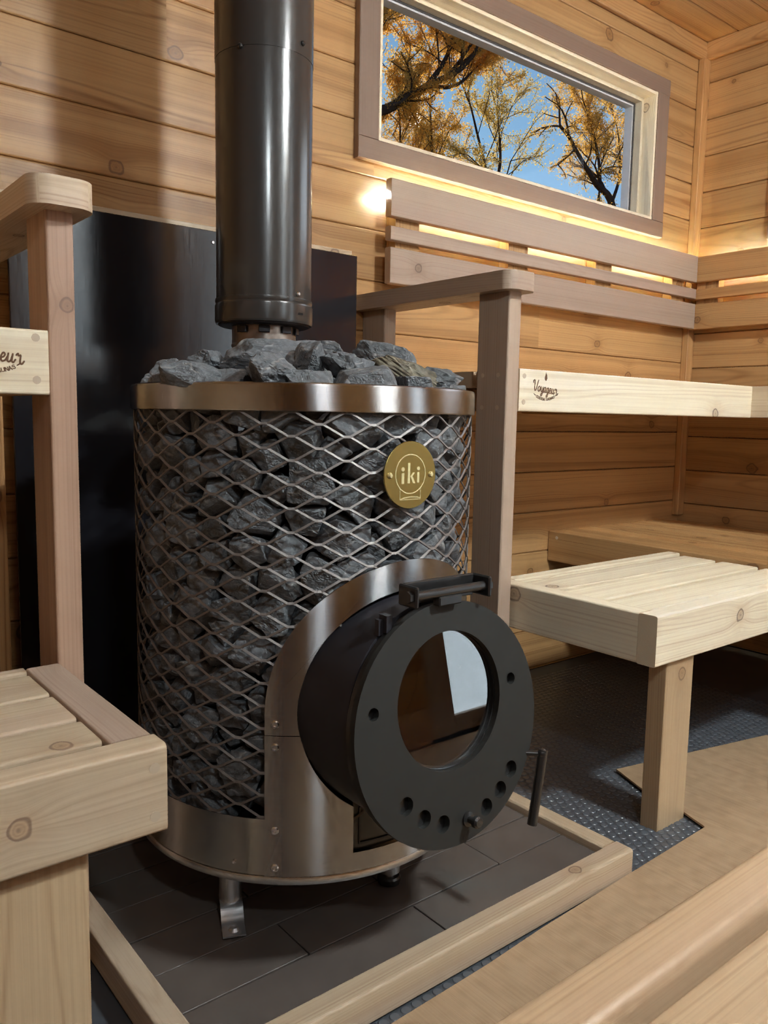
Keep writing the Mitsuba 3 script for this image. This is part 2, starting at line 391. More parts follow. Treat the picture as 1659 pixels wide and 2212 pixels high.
scene['ceiling'] = ply(cbox((XL - 0.1, YF - 0.1, ZC + 0.016), (XR + 0.1, YB + 0.1, ZC + 0.1)), 'grout')
y = YB
while y > YF:
    put('ceiling', 'board', bb((XL, max(YF, y - 0.1265) + 0.0006, ZC), (XR, y - 0.0006, ZC + 0.016), 'x', '-z', 0.0038, 'cedar_wall', seg=1))
    y -= 0.1265
# crown and corner trims
struct('trim_1', 'cedar crown trim along the back wall'); scene['trim_1'] = bb((XL, YB - 0.018, ZC - 0.062), (XR, YB, ZC), 'x', '-y', 0.006, 'cedar_wall')
struct('trim_2', 'cedar crown trim along the right wall'); scene['trim_2'] = bb((XR - 0.018, YF, ZC - 0.062), (XR, YB - 0.018, ZC), 'y', '-x', 0.006, 'cedar_wall')
struct('trim_3', 'vertical cedar trim in the corner'); scene['trim_3'] = bb((XR - 0.04, YB - 0.026, 0.46), (XR, YB, ZC - 0.062), 'z', '-y', 0.004, 'cedar_wall')

# window in the back wall
struct('window_1', 'long low window in the back wall with autumn trees beyond')
TX0, TX1, TZ0, TZ1 = 1.238, 2.548, 1.430, 1.945
yt0, yt1 = YB - 0.02, YB
put('window_1', 'casing', bb((TX0, yt0, TZ0), (TX1, yt1, WZ0), 'x', '-y', 0.003, 'cedar_trim'), 'brown cedar casing board')
put('window_1', 'casing', bb((TX0, yt0, WZ1), (TX1, yt1, TZ1), 'x', '-y', 0.003, 'cedar_trim'), 'brown cedar casing board')
put('window_1', 'casing', bb((TX0, yt0, WZ0), (WX0, yt1, WZ1), 'z', '-y', 0.003, 'cedar_trim'), 'brown cedar casing board')
put('window_1', 'casing', bb((WX1, yt0, WZ0), (TX1, yt1, WZ1), 'z', '-y', 0.003, 'cedar_trim'), 'brown cedar casing board')
yj = YB + 0.10
put('window_1', 'jamb', bb((WX0, yt0 + 0.004, WZ0), (WX1, yj, WZ0 + 0.010), 'x', '+z', 0.002, 'cedar_pale'), 'pale wooden jamb')
put('window_1', 'jamb', bb((WX0, yt0 + 0.004, WZ1 - 0.010), (WX1, yj, WZ1), 'x', '-z', 0.002, 'cedar_pale'), 'pale wooden jamb')
put('window_1', 'jamb', bb((WX0, yt0 + 0.004, WZ0), (WX0 + 0.010, yj, WZ1), 'z', '+x', 0.002, 'cedar_pale'), 'pale wooden jamb')
put('window_1', 'jamb', bb((WX1 - 0.010, yt0 + 0.004, WZ0), (WX1, yj, WZ1), 'z', '-x', 0.002, 'cedar_pale'), 'pale wooden jamb')
i0, i1, k0, k1 = WX0 + 0.010, WX1 - 0.010, WZ0 + 0.010, WZ1 - 0.010
def frame(x0, x1, z0, z1, w, ya, yb):
    return xform(extrude(sbox(x0, z0, x1, z1).difference(sbox(x0 + w, z0 + w, x1 - w, z1 - w)), yb - ya), (0, yb, 0), (1, 0, 0), (0, 0, 1))
put('window_1', 'stop', ply(frame(i0, i1, k0, k1, 0.012, 1.706, 1.735), 'cedar_pale'), 'pale wooden stop')
put('window_1', 'sash', ply(frame(i0, i1, k0, k1, 0.022, 1.735, 1.765), 'vinyl_white'), 'white sash')
put('window_1', 'gasket', ply(frame(i0 + 0.0122, i1 - 0.0122, k0 + 0.0122, k1 - 0.0122, 0.0045, 1.731, 1.7352), 'vinyl_dark'), 'dark gasket')
put('window_1', 'glass', ply(xform(extrude(sbox(i0 + 0.02, k0 + 0.02, i1 - 0.02, k1 - 0.02), 1e-4), (0, 1.75, 0), (1, 0, 0), (0, 0, 1)), 'pane') if 0 else
    ply((np.array([[i0 + .02, 1.75, k0 + .02], [i1 - .02, 1.75, k0 + .02], [i1 - .02, 1.75, k1 - .02], [i0 + .02, 1.75, k1 - .02]]), np.array([[0, 1, 2], [0, 2, 3]])), 'clear_pane'), 'clear glass pane')
# window in the right wall
struct('window_2', 'window in the right wall at the edge of the view')
xt0 = XR - 0.02
ya, yb_, za, zb = R_hole
for l, h, g in (((xt0, ya - .06, za - .052), (XR, yb_ + .06, za), 'y'), ((xt0, ya - .06, zb), (XR, yb_ + .06, zb + .052), 'y'), ((xt0, ya - .06, za), (XR, ya, zb), 'z'), ((xt0, yb_, za), (XR, yb_ + .06, zb), 'z')):
    put('window_2', 'casing', bb(l, h, g, '-x', 0.003, 'cedar_trim'))
for l, h, g, f in (((xt0 + .004, ya, za), (XR + .1, yb_, za + .01), 'y', '+z'), ((xt0 + .004, ya, zb - .01), (XR + .1, yb_, zb), 'y', '-z'), ((xt0 + .004, ya, za), (XR + .1, ya + .01, zb), 'z', '+y'), ((xt0 + .004, yb_ - .01, za), (XR + .1, yb_, zb), 'z', '-y')):
    put('window_2', 'jamb', bb(l, h, g, f, 0.002, 'cedar_pale'))
m = extrude(sbox(ya + .01, za + .01, yb_ - .01, zb - .01).difference(sbox(ya + .035, za + .035, yb_ - .035, zb - .035)), 0.03)
put('window_2', 'sash', ply(xform(m, (XR + 0.06, 0, 0), (0, 1, 0), (0, 0, 1)), 'vinyl_white'))
put('window_2', 'glass', {**ply((np.array([[XR + .075, ya + .03, za + .03], [XR + .075, yb_ - .03, za + .03], [XR + .075, yb_ - .03, zb - .03], [XR + .075, ya + .03, zb - .03]]), np.array([[0, 2, 1], [0, 3, 2]])), 'white_paint'), 'emitter': {'type': 'area', 'radiance': rgb(*SIDE_LIGHT)}}, 'pane made to glow in place of the sky outside')
# glass door and side light in the front wall, behind the photographer
def lit_pane(x0, x1, z0, z1, y, c):
    return {**ply((np.array([[x0, y, z0], [x1, y, z0], [x1, y, z1], [x0, y, z1]]), np.array([[0, 2, 1], [0, 3, 2]])), 'white_paint'), 'emitter': {'type': 'area', 'radiance': rgb(*c)}}
struct('door_1', 'glass door bright with daylight')
for l, h, g in (((1.80, YF - .045, .02), (1.92, YF - .005, 2.0), 'z'), ((2.20, YF - .045, .02), (2.42, YF - .005, 2.0), 'z'), ((1.92, YF - .045, .02), (2.20, YF - .005, .08), 'x'), ((1.92, YF - .045, 1.90), (2.20, YF - .005, 2.0), 'x')):
    put('door_1', 'rail', bb(l, h, g, '+y', 0.004, 'cedar_rose'))
put('door_1', 'glass', lit_pane(1.92, 2.20, 0.08, 1.90, YF - 0.03, DOOR_LIGHT), 'pane made to glow in place of the sky outside')
struct('window_3', 'narrow side light beside the door')
for l, h, g in (((-.06, YF - .045, .95), (-.035, YF - .005, 2.0), 'z'), ((.075, YF - .045, .95), (.10, YF - .005, 2.0), 'z'), ((-.035, YF - .045, .95), (.075, YF - .005, .98), 'x'), ((-.035, YF - .045, 1.97), (.075, YF - .005, 2.0), 'x')):
    put('window_3', 'jamb', bb(l, h, g, '+y', 0.003, 'cedar_rose'))
put('window_3', 'glass', lit_pane(-.035, .075, .98, 1.97, YF - 0.03, DOOR_LIGHT), 'pane made to glow in place of the sky outside')
struct('window_4', 'window in the front wall behind the photographer')
for l, h, g in (((1.06, YF - .045, .98), (1.10, YF - .005, 1.95), 'z'), ((1.40, YF - .045, .98), (1.44, YF - .005, 1.95), 'z'), ((1.10, YF - .045, .98), (1.40, YF - .005, 1.02), 'x'), ((1.10, YF - .045, 1.91), (1.40, YF - .005, 1.95), 'x')):
    put('window_4', 'jamb', bb(l, h, g, '+y', 0.003, 'cedar_rose'))
put('window_4', 'glass', lit_pane(1.10, 1.40, 1.02, 1.91, YF - 0.03, DOOR_LIGHT), 'pane made to glow in place of the sky outside')
# flood lamp on the front wall, above and behind the photographer
def flood_lamp(label, c, n, r, light):
    lp = thing('flood_lamp', label, 'lamp', 'flood lamps on the front wall')
    c, n = np.array(c), np.array(n) / np.linalg.norm(n)
    lu = np.cross([0, 0, 1.0], n); lu /= np.linalg.norm(lu); lv = np.cross(n, lu)
    q = r + 0.006
    put(lp, 'housing', ply(xform(lathe([(0, -0.05), (0.05, -0.05), (q + .009, -0.02), (q + .012, 0.012), (q + .004, 0.014), (q, 0.0), (0, 0.0), (0, -0.05)], sections=48), c, lu, lv), 'white_paint', smooth=30))
    put(lp, 'bracket', ply(tube(c - n * 0.045, (c[0], YF, c[2] + .02), 0.012), 'white_paint', smooth=30))
    lm = trimesh.creation.cylinder(radius=r, height=0.006, sections=40)
    put(lp, 'diffuser', {**ply(xform(lm, c + n * 0.005, lu, lv), 'white_paint'), 'emitter': {'type': 'area', 'radiance': rgb(*light)}})
flood_lamp('round white flood lamp high on the front wall beside the door', (1.40, -0.375, 1.985), (-0.06, 0.64, -0.76), 0.090, LAMP_LIGHT)
flood_lamp('round white flood lamp on the front wall behind the photographer', (0.12, -0.385, 1.70), (0.55, 0.75, -0.38), 0.060, LAMP2_LIGHT)

# ------------------------------------------------------------------ black heat shield
hs = thing('heat_shield', 'tall black sheet metal panel on the wall behind the stove', 'panel')
put(hs, 'sheet', ply(chamfer_box((0.422, 1.632, 0.03), (1.222, 1.640, 1.189), 0.0012), 'panel_black'))
put(hs, 'spacer', ply(cbox((0.44, 1.640, 0.06), (0.47, YB - .0015, 1.14)), 'black_steel'))
put(hs, 'spacer', ply(cbox((1.17, 1.640, 0.06), (1.20, YB - .0015, 1.14)), 'black_steel'))
put(hs, 'cap_strip', bb((0.415, YB - 0.012, 1.190), (1.228, YB - .0015, 1.206), 'x', '-y', 0.002, 'cedar_bench'), 'thin pale wooden strip above the panel')
for sx in (0.835, 0.86):
    put(hs, 'screw', ply(lathe([(0, 0.003), (0.003, 0.0025), (0.004, 0)], (sx, 1.632, 1.165), 'y', 12), 'chrome', smooth=30))

# ------------------------------------------------------------------ hearth
he = thing('hearth', 'low hearth of dark slate tiles in a wooden frame under the stove', 'hearth')
HX0, HX1, HY0, HZ = 0.370, 1.205, 0.772, 0.050
put(he, 'bed', ply(cbox((HX0 + .03, HY0 + .03, 0.001), (HX1 - .03, 1.595, 0.026)), 'grout'))
put(he, 'frame_board', bb((HX0, HY0, 0.001), (HX1, HY0 + .038, HZ), 'x', '+z', 0.005, 'cedar_bench'))
put(he, 'frame_board', bb((HX0, HY0 + .038, 0.001), (HX0 + .036, 1.595, HZ), 'y', '+z', 0.005, 'cedar_bench'))
put(he, 'frame_board', bb((HX1 - .036, HY0 + .038, 0.001), (HX1, 1.595, HZ), 'y', '+z', 0.005, 'cedar_bench'))
row, y = 0, HY0 + 0.039
while y < 1.585:
    y1 = min(y + 0.0885, 1.593)
    xs = [0.407, 0.80, 1.168] if row % 2 == 0 else [0.407, 0.606, 1.0, 1.168]
    for a, b in zip(xs[:-1], xs[1:]):
        dz = rnd.uniform(-0.0012, 0.0012)
        m = chamfer_box((a + .0014, y + .0014, 0.012), (b - .0014, y1 - .0014, 0.036 + dz), 0.0007)
        m.apply_transform(trimesh.transformations.rotation_matrix(rnd.uniform(-.003, .003), [0, 1, 0], m.centroid))
        put(he, 'tile', ply(m, 'slate'))
    y += 0.0885; row += 1

# ------------------------------------------------------------------ stove
st = thing('sauna_stove', 'round steel mesh sauna stove filled with grey stones on the slate hearth', 'stove')
SX, SY, SR = 0.771, 1.169, 0.28
DZ, DR = 0.38, 0.164                                   # fire drum axis height, radius
def on_cyl(m, r, dens=0.012):
    """Bends a mesh of the (arc, z) plane, thickness along its third axis, around the stove."""
    v, f = trimesh.remesh.subdivide_to_size(m.vertices, m.faces, dens, max_iter=12)
    m = trimesh.Trimesh(v, f, process=True)
    v = np.array(m.vertices)
    a = v[:, 0] / SR
    rr = r + v[:, 2]
    w = np.stack([SX + rr * np.sin(a), SY - rr * np.cos(a), v[:, 1]], 1)
    m = trimesh.Trimesh(w, m.faces, process=False)
    if m.volume < 0: m.invert()
    return m
cyl_uv = lambda v: np.stack([np.arctan2(v[:, 0] - SX, SY - v[:, 1]) * SR, v[:, 2]], 1)
W44 = math.radians(44.7) * SR
drum_hole = Point(0, DZ).buffer(0.171, quad_segs=48)
ash = sbox(-0.090, 0.163, 0.090, 0.24)
lower = sbox(-W44, 0.134, W44, 0.3465).difference(drum_hole).difference(ash)
arch = unary_union([Point(0, 0.376).buffer(W44, quad_segs=64).intersection(sbox(-1, 0.376, 1, 1)), sbox(-W44, 0.3475, W44, 0.377)]).difference(drum_hole)
put(st, 'front_plate', shade_uv(on_cyl(extrude(lower, 0.0016), SR + 0.002), 'steel', 30, cyl_uv), 'brushed steel lower front plate')
put(st, 'front_plate', shade_uv(on_cyl(extrude(arch, 0.0016), SR + 0.002), 'steel', 30, cyl_uv), 'brushed steel arch over the fire drum')
band = sbox(W44 - 2 * math.pi * SR + 0.01, 0.134, -W44 + 0.01, 0.220)
put(st, 'base_band', shade_uv(on_cyl(extrude(band, 0.0014), SR + 0.0004), 'steel', 30, cyl_uv), 'brushed steel band around the foot')
put(st, 'base_tray', shade_uv(lathe([(0, 0.1175), (0.270, 0.1175), (0.279, 0.1185), (0.2830, 0.1215), (0.2843, 0.126), (0.2843, 0.131), (0.2835, 0.1335), (0, 0.1335)], (SX, SY, 0), sections=128), 'chrome', 30), 'bright rolled rim under the stove')
rim = [(0.2755, 0.806), (0.2845, 0.806), (0.2855, 0.808), (0.2855, 0.840), (0.2840, 0.8435), (0.2800, 0.845), (0.2755, 0.845), (0.2755, 0.806)]
put(st, 'top_ring', shade_uv(lathe(rim, (SX, SY, 0), sections=160), 'steel', 30, cyl_uv), 'polished steel ring around the top')
put(st, 'firebox', ply(lathe([(0, 0.15), (0.165, 0.15), (0.165, 0.76), (0, 0.80)], (SX, SY, 0)), 'black_steel', smooth=30), 'black steel core')
# expanded steel mesh
def strand_pts(zc, phase, ncell=23, amp=0.0080):
    per = 2 * math.pi / ncell
    out = []
    for c in range(ncell * 2):
        s = 1 if (c + phase) % 2 == 0 else -1
        a = c * per / 2 + 0.03
        k = 0.13 * per / 2
        out += [(a - k, zc + s * amp), (a + k, zc + s * amp)]
    return out
ZM0, ZM1, PZ = 0.214, 0.812, 0.0333
mv, mf, nv = [], [], 0
k = 0
zc = ZM0
def seg_box(p, q, w, t, nrm):
    d = q - p; L = np.linalg.norm(d); d = d / L
    up = np.cross(nrm, d); up /= np.linalg.norm(up)
    up2 = up * math.cos(0.45) - nrm * math.sin(0.45); n2 = nrm * math.cos(0.45) + up * math.sin(0.45)
    return [p + up2 * w / 2 * a + n2 * t / 2 * b for a, b in ((-1, -1), (1, -1), (1, 1), (-1, 1))], [q + up2 * w / 2 * a + n2 * t / 2 * b for a, b in ((-1, -1), (1, -1), (1, 1), (-1, 1))]
boxf = np.array([[0, 1, 5], [0, 5, 4], [1, 2, 6], [1, 6, 5], [2, 3, 7], [2, 7, 6], [3, 0, 4], [3, 4, 7], [0, 2, 1], [0, 3, 2], [4, 5, 6], [4, 6, 7]])
while zc < ZM1:
    P = strand_pts(zc, k)
    n = len(P)
    for i in range(n):
        (a0, z0), (a1, z1) = P[i], P[(i + 1) % n]
        if a1 < a0: a1 += 2 * math.pi
        am, zm = (a0 + a1) / 2, (z0 + z1) / 2
        aa = (am + math.pi) % (2 * math.pi) - math.pi
        if abs(aa) < 1.2 and math.hypot(aa * SR, zm - DZ) < 0.178: continue
        if max(z0, z1) > ZM1 or min(z0, z1) < ZM0 - 0.01: continue
        pts = []
        nsub = 1 if abs(z1 - z0) < 1e-6 else 3
        for s in range(nsub):
            A0, A1 = a0 + (a1 - a0) * s / nsub, a0 + (a1 - a0) * (s + 1) / nsub
            Z0_, Z1_ = z0 + (z1 - z0) * s / nsub, z0 + (z1 - z0) * (s + 1) / nsub
            p = np.array([SX + SR * math.sin(A0), SY - SR * math.cos(A0), Z0_]); q = np.array([SX + SR * math.sin(A1), SY - SR * math.cos(A1), Z1_])
            e = (q - p) * 0.04
            nr = np.array([math.sin(am), -math.cos(am), 0])
            A, B = seg_box(p - e, q + e, 0.0034, 0.0018, nr)
            mv += A + B; mf.append(boxf + nv); nv += 8
    zc += PZ / 2; k += 1
put(st, 'mesh_cage', ply(trimesh.Trimesh(np.array(mv), np.vstack(mf), process=False), 'mesh_steel'), 'diamond pattern expanded steel mesh')
for s in (-1, 1):      # flat bars beside the arch seam
    pass
# screws on the front plates
for a, z in ((-W44 + .015, 0.364), (-W44 + .015, 0.330), (-W44 + .015, 0.205), (-W44 + .015, 0.148), (-W44 - .045, 0.152), (0.03, 0.139), (W44 - .015, 0.364), (W44 - .015, 0.330), (W44 - .015, 0.205), (W44 - .015, 0.148)):
    t = a / SR
    rr = 0.0062 if abs(a) < W44 else 0.003
    m = lathe([(0.0022, 0.0012), (0.0026, 0.0034), (rr * .75, 0.0034), (rr, 0.0012), (rr, -0.002), (0, -0.002), (0, 0.0012), (0.0022, 0.0012)], (0, 0, 0), sections=20)
    m = xform(m, (SX + (SR + .0036) * math.sin(t), SY - (SR + .0036) * math.cos(t), z), (math.cos(t), math.sin(t), 0), (0, 0, 1))
    put(st, 'screw', ply(m, 'chrome', smooth=30), 'small bright screw')
# ash door
m = on_cyl(extrude(ash.buffer(-0.001), 0.003), SR - 0.006)
put(st, 'ash_door', ply(m, 'black_gloss', smooth=30), 'black ash drawer front under the drum')
fr = ash.buffer(-0.010).difference(ash.buffer(-0.0125))
put(st, 'ash_door__rib', ply(on_cyl(extrude(fr, 0.0025), SR - 0.003), 'black_steel', smooth=30))
# fire drum: a tube whose mouth is cut on a slant
TILT = math.radians(7.2)
UP = np.array([0, math.sin(TILT), math.cos(TILT)])       # up along the door, which leans back
NRM = np.array([0, -math.cos(TILT), math.sin(TILT)])     # out of the door
DC = np.array([SX, 0.791, 0.375])                        # centre of the door's front face
def drum_ring(r0, r1, y_back, off, zc=DZ, n=96):
    """A tube along y, from y_back to the plane that lies `off` behind the door's front face."""
    V, Fc = [], []
    for i in range(n):
        a = 2 * math.pi * i / n
        for r in (r1, r0):
            x, z = SX + r * math.cos(a), zc + r * math.sin(a)
            p0 = DC - NRM * off
            yf = p0[1] + (z - p0[2]) * math.tan(TILT)
            V += [(x, y_back, z), (x, yf, z)]
    for i in range(n):
        j = (i + 1) % n
        A, B = 4 * i, 4 * j
        Fc += [(A, B, B + 1), (A, B + 1, A + 1), (A + 2, B + 3, B + 2), (A + 2, A + 3, B + 3), (A + 1, B + 1, B + 3), (A + 1, B + 3, A + 3), (A, B + 2, B), (A, A + 2, B + 2)]
    m = trimesh.Trimesh(np.array(V), np.array(Fc), process=False)
    m.fix_normals()
    return m
put(st, 'fire_drum', ply(drum_ring(0.156, DR, 1.05, 0.026), 'black_steel', smooth=30), 'black steel fire drum')
put(st, 'fire_drum__back_plate', ply(lathe([(0, 0), (0.158, 0), (0.158, 0.01), (0, 0.01)], (SX, 1.05, DZ), 'y'), 'black_steel', smooth=30))
put(st, 'fire_drum__stop', ply(trimesh.util.concatenate([cbox((SX - .105, 0.83, DZ + .128), (SX - .075, 0.838, DZ + .150)), cbox((SX - .098, 0.822, DZ + .132), (SX - .088, 0.838, DZ + .156))]), 'black_steel'), 'small black stop on the drum')
# door
def in_door(poly, h, off): return xform(extrude(poly, h), DC + NRM * off, (1, 0, 0), UP)
q = 48
outer = Point(0, 0).buffer(0.172, quad_segs=q)
hole = Point(0, 0.032).buffer(0.098, quad_segs=q)
face = outer.difference(hole)
vents = [(-.093, .284), (-.063, .258), (-.029, .241), (.056, .241), (.087, .258), (.112, .282)]
for x, z in vents: face = face.difference(Point(x, (z - .375) * 1.008).buffer(0.0125, quad_segs=12))
for x, z in ((-.138, .416), (.123, .415)): face = face.difference(Point(x, (z - .375) * 1.008).buffer(0.0088, quad_segs=12))
door = put(st, 'door', ply(in_door(face, 0.010, -0.010), 'door_paint', smooth=30), 'round matt black door leaning back slightly')
put(door, 'backing', ply(in_door(outer.buffer(-0.003).difference(hole.buffer(-0.0015)), 0.012, -0.0225), 'black_gloss', smooth=30))
put(door, 'seal', ply(in_door(hole.buffer(0.001).difference(hole.buffer(-0.004)), 0.006, -0.0235), 'black_gloss', smooth=30))
gq = [(0.0985 * math.cos(t), 0.032 + 0.0985 * math.sin(t)) for t in np.linspace(0, 2 * math.pi, 64, endpoint=False)]
gv = np.array([DC + NRM * -0.0125 + np.array([a, 0, 0]) + UP * b for a, b in gq])
put(door, 'glass', ply(trimesh.Trimesh(np.vstack([gv, gv.mean(0)]), [(i, (i + 1) % 64, 64) for i in range(64)], process=False), 'pane'), 'round glass in the door')
kn = lathe([(0, 0.024), (0.006, 0.024), (0.0085, 0.021), (0.0085, 0.015), (0.005, 0.012), (0.005, 0.004), (0.0105, 0.003), (0.0105, 0.0), (0, 0)], (0, 0, 0), sections=28)
put(door, 'knob', ply(xform(kn, DC + np.array([.018, 0, 0]) + UP * (.234 - .375), (1, 0, 0), UP), 'black_gloss', smooth=30), 'small black draught knob')
h0 = DC + np.array([0.140, 0, 0]) + UP * (-0.078) - NRM * 0.012
h1 = DC + np.array([0.168, 0, 0]) + UP * (-0.082) + NRM * 0.014
h2 = h1 + np.array([-0.022, -0.004, -0.105])
hm = trimesh.util.concatenate([tube(h0, h1 + (h1 - h0) * .12, 0.0042), trimesh.creation.icosphere(subdivisions=2, radius=0.0078).apply_translation(h1 + [0, 0, .001]), tube(h1 + np.array([.002, 0, .006]), h2, 0.0074)])
put(door, 'handle', ply(hm, 'black_gloss', smooth=35), 'black bar handle')
# hinge on top of the drum
HY, HZt = 0.806, 0.562
hb = put(st, 'hinge', ply(chamfer_box((SX - .066, .8235, .545), (SX + .066, .8305, .5765), .0012), 'black_gloss'), 'black hinge bracket over the door')
for sx in (-.0725, .066):
    put(hb, 'ear', ply(chamfer_box((SX + sx, .792, .547), (SX + sx + .0065, .8305, .5765), .0022), 'black_gloss'))
for sx, s in ((-.0725, -1), (.0725, 1)):
    nut = trimesh.creation.cylinder(radius=0.0085, height=0.006, sections=6)
    nut.apply_transform(trimesh.transformations.rotation_matrix(math.radians(90), [0, 1, 0]))
    nut.apply_translation((SX + sx + s * 0.003, HY - .002, HZt))
    put(hb, 'nut', ply(nut, 'black_gloss'))
put(hb, 'pin', ply(tube((SX - .072, HY - .002, HZt), (SX + .072, HY - .002, HZt), 0.0066, 28), 'black_gloss', smooth=30))
put(hb, 'weld_block', ply(chamfer_box((SX - .024, .7985, .543), (SX + .020, .8135, .557), .002), 'black_gloss'))
# legs
for a in (-38, 8, 150, -150):
    t = math.radians(a) if a not in (8,) else math.radians(12)
    rr = 0.235 if a != 8 else 0.20
    lx, ly = SX + rr * math.sin(t), SY - rr * math.cos(t)
    if a == -38: lx, ly = 0.566, 1.060
    lg = put(st, 'leg', ply(trimesh.util.concatenate([lathe([(0, .056), (.0175, .056), (.0175, .124), (0, .124)], (lx, ly, 0), sections=32), lathe([(0, .037), (.009, .037), (.009, .057), (0, .057)], (lx, ly, 0), sections=16)]), 'chrome', smooth=30), 'short round steel leg')
    put(lg, 'foot', ply(lathe([(0, .0365), (.0185, .0365), (.0195, .039), (.0195, .046), (.017, .049), (0, .049)], (lx, ly, 0), sections=32), 'black_gloss', smooth=30), 'black rubber foot')
    if a == -38:
        path = np.array([[0.010, .058], [-.010, .0585], [-.022, .056], [-.032, .048], [-.045, .0405], [-.072, .0400]])
        c = catmull(path, 5)
        prof = LineString(c).buffer(0.0013, cap_style=2)
        m = extrude(prof, 0.034)
        m = xform(m, (lx + .017, ly, 0), (0.05, 1.0, 0), (0, 0, 1)) if 0 else m
        v = np.array(m.vertices)
        d = np.array([0.40, 0.92]); d /= np.linalg.norm(d); pr = np.array([d[1], -d[0]])
        w = np.stack([lx + v[:, 0] * d[0] * 1 + (v[:, 2] - .017) * pr[0], ly + v[:, 0] * d[1] + (v[:, 2] - .017) * pr[1], v[:, 1]], 1)
        m = trimesh.Trimesh(w, m.faces, process=False); m.fix_normals()
        cl = put(lg, 'clip', ply(m, 'zinc', smooth=30), 'bent zinc clip screwed to the tiles')
        put(lg, 'clip_bolt', ply(lathe([(0, .047), (.005, .046), (.008, .042), (.008, .040)], (lx - .058 * d[0], ly - .058 * d[1], 0), sections=20), 'zinc', smooth=30))
# brass badge
BR = 0.0485
bx, by, bz = 0.761, SY - SR - 0.006, 0.7185
bd = put(st, 'badge', shade_uv(xform(lathe([(0, .0012), (BR - .0006, .0012), (BR, .0006), (BR, -.0006), (0, -.0006)], (0, 0, 0), sections=96), (bx, by, bz), (1, 0, 0), (0, 0, 1)), 'brass', 30, lambda v: np.stack([v[:, 2], v[:, 0]], 1)), 'round brass maker badge')
ring = Point(0, .0015).buffer(.0287, quad_segs=32).difference(Point(0, .0015).buffer(.0272, quad_segs=32))
boxy = unary_union([ribbon_path([(-.0193, -.0195), (-.0193, -.0352), (.0193, -.0352), (.0193, -.0195)], .0009), ribbon_path(catmull([(-.0185, -.0345), (-.008, -.0318), (.008, -.0312), (.0188, -.0335)]), .0008), ribbon_path(catmull([(-.0185, -.0345), (-.004, -.0326), (.0188, -.0335)]), .0006)])
let = [sbox(-.0170, -.0125, -.0120, .0030), Point(-.0145, .0085).buffer(.0031), sbox(-.0055, -.0120, -.0010, .0175),
       Polygon([(-.001, -.0028), (.0042, .0036), (.0082, .0036), (.0015, -.0038)]), Polygon([(.0000, -.0022), (.0036, -.0014), (.0090, -.0120), (.0043, -.0120)]),
       sbox(.0122, -.0115, .0165, .0040), Point(.0146, .0092).buffer(.0029)]
put(bd, 'ring_mark', ply(xform(extrude(unary_union([ring, boxy]), .0006), (bx, by - .0010, bz), (1, 0, 0), (0, 0, 1)), 'brass_bright', smooth=30), 'engraved ring and box mark')
put(bd, 'lettering', ply(xform(extrude(unary_union(let), .0007), (bx, by - .0010, bz), (1, 0, 0), (0, 0, 1)), 'brass_bright', smooth=30), 'letters iki')
for sx in (-.0385, .0385):
    put(bd, 'screw', ply(xform(lathe([(0, .0042), (.003, .0036), (.0046, .0012), (.0046, 0)], (0, 0, 0), sections=18), (bx + sx, by - .001, bz), (1, 0, 0), (0, 0, 1)), 'brass_bright', smooth=30), 'brass screw')

# ------------------------------------------------------------------ stones
def rock(dirs, faces, planes, heights, rough=0.035, seed=0, soft=60.0):
    """Directions pushed out to a set of planes (softened), then roughened."""
    d = np.maximum(dirs @ planes.T, 1e-4) / heights[None]
    r = 1.0 / (np.sum(d ** soft, axis=1) ** (1 / soft))
    v = dirs * r[:, None]
    s = np.median(r)
    nz = meshkit.fbm(v / s * 2.2 + seed * 3.1, 4, seed) - 0.5
    v = v * (1 + rough * 4 * nz[:, None])
    return v
ico3 = trimesh.creation.icosphere(subdivisions=3)
ico4 = trimesh.creation.icosphere(subdivisions=4)
D3, F3, D4, F4 = np.array(ico3.vertices), np.array(ico3.faces), np.array(ico4.vertices), np.array(ico4.faces)
def rand_dirs(n, g):
    x = g.normal(size=(n, 3)); return x / np.linalg.norm(x, axis=1, keepdims=True)

# seeds on the cage, spread like thrown darts with differing sizes
g = np.random.default_rng(3)
seeds = []
A0, A1 = math.radians(-120), math.radians(58)
tries = 0
while tries < 30000:
    tries += 1
    a, z = g.uniform(A0, A1), g.uniform(0.222, 0.835)
    w = g.choice([0.74, 0.9, 1.0, 1.18, 1.32])
    s = a * 0.25
    if abs(s) < 0.22 and math.hypot(s, z - DZ) < 0.178: continue
    if abs(s) < 0.18 and z < DZ and z < 0.33: continue
    if all(((s - t[0]) / 0.052) ** 2 + ((z - t[1]) / 0.041) ** 2 > ((w + t[2]) / 2) ** 2 for t in seeds):
        seeds.append((s, z, w, a))
S3 = []
for s, z, w, a in seeds:
    r = SR - 0.040 + g.uniform(-0.010, 0.006)
    S3.append((SX + r * math.sin(a), SY - r * math.cos(a), z))
S3 = np.array(S3); Wt = np.array([s[2] for s in seeds]); An = np.array([s[3] for s in seeds])
ORD = ['first', 'second', 'third', 'fourth', 'fifth', 'sixth', 'seventh', 'eighth', 'ninth', 'tenth', 'eleventh', 'twelfth', 'thirteenth', 'fourteenth',
       'fifteenth', 'sixteenth', 'seventeenth', 'eighteenth', 'nineteenth', 'twentieth', 'twenty-first', 'twenty-second', 'twenty-third', 'twenty-fourth', 'twenty-fifth', 'twenty-sixth']
layer = np.minimum(((0.835 - S3[:, 2]) / 0.0475).astype(int), 12)
nth = np.array([np.sum((layer == layer[i]) & (An < An[i])) for i in range(len(S3))])
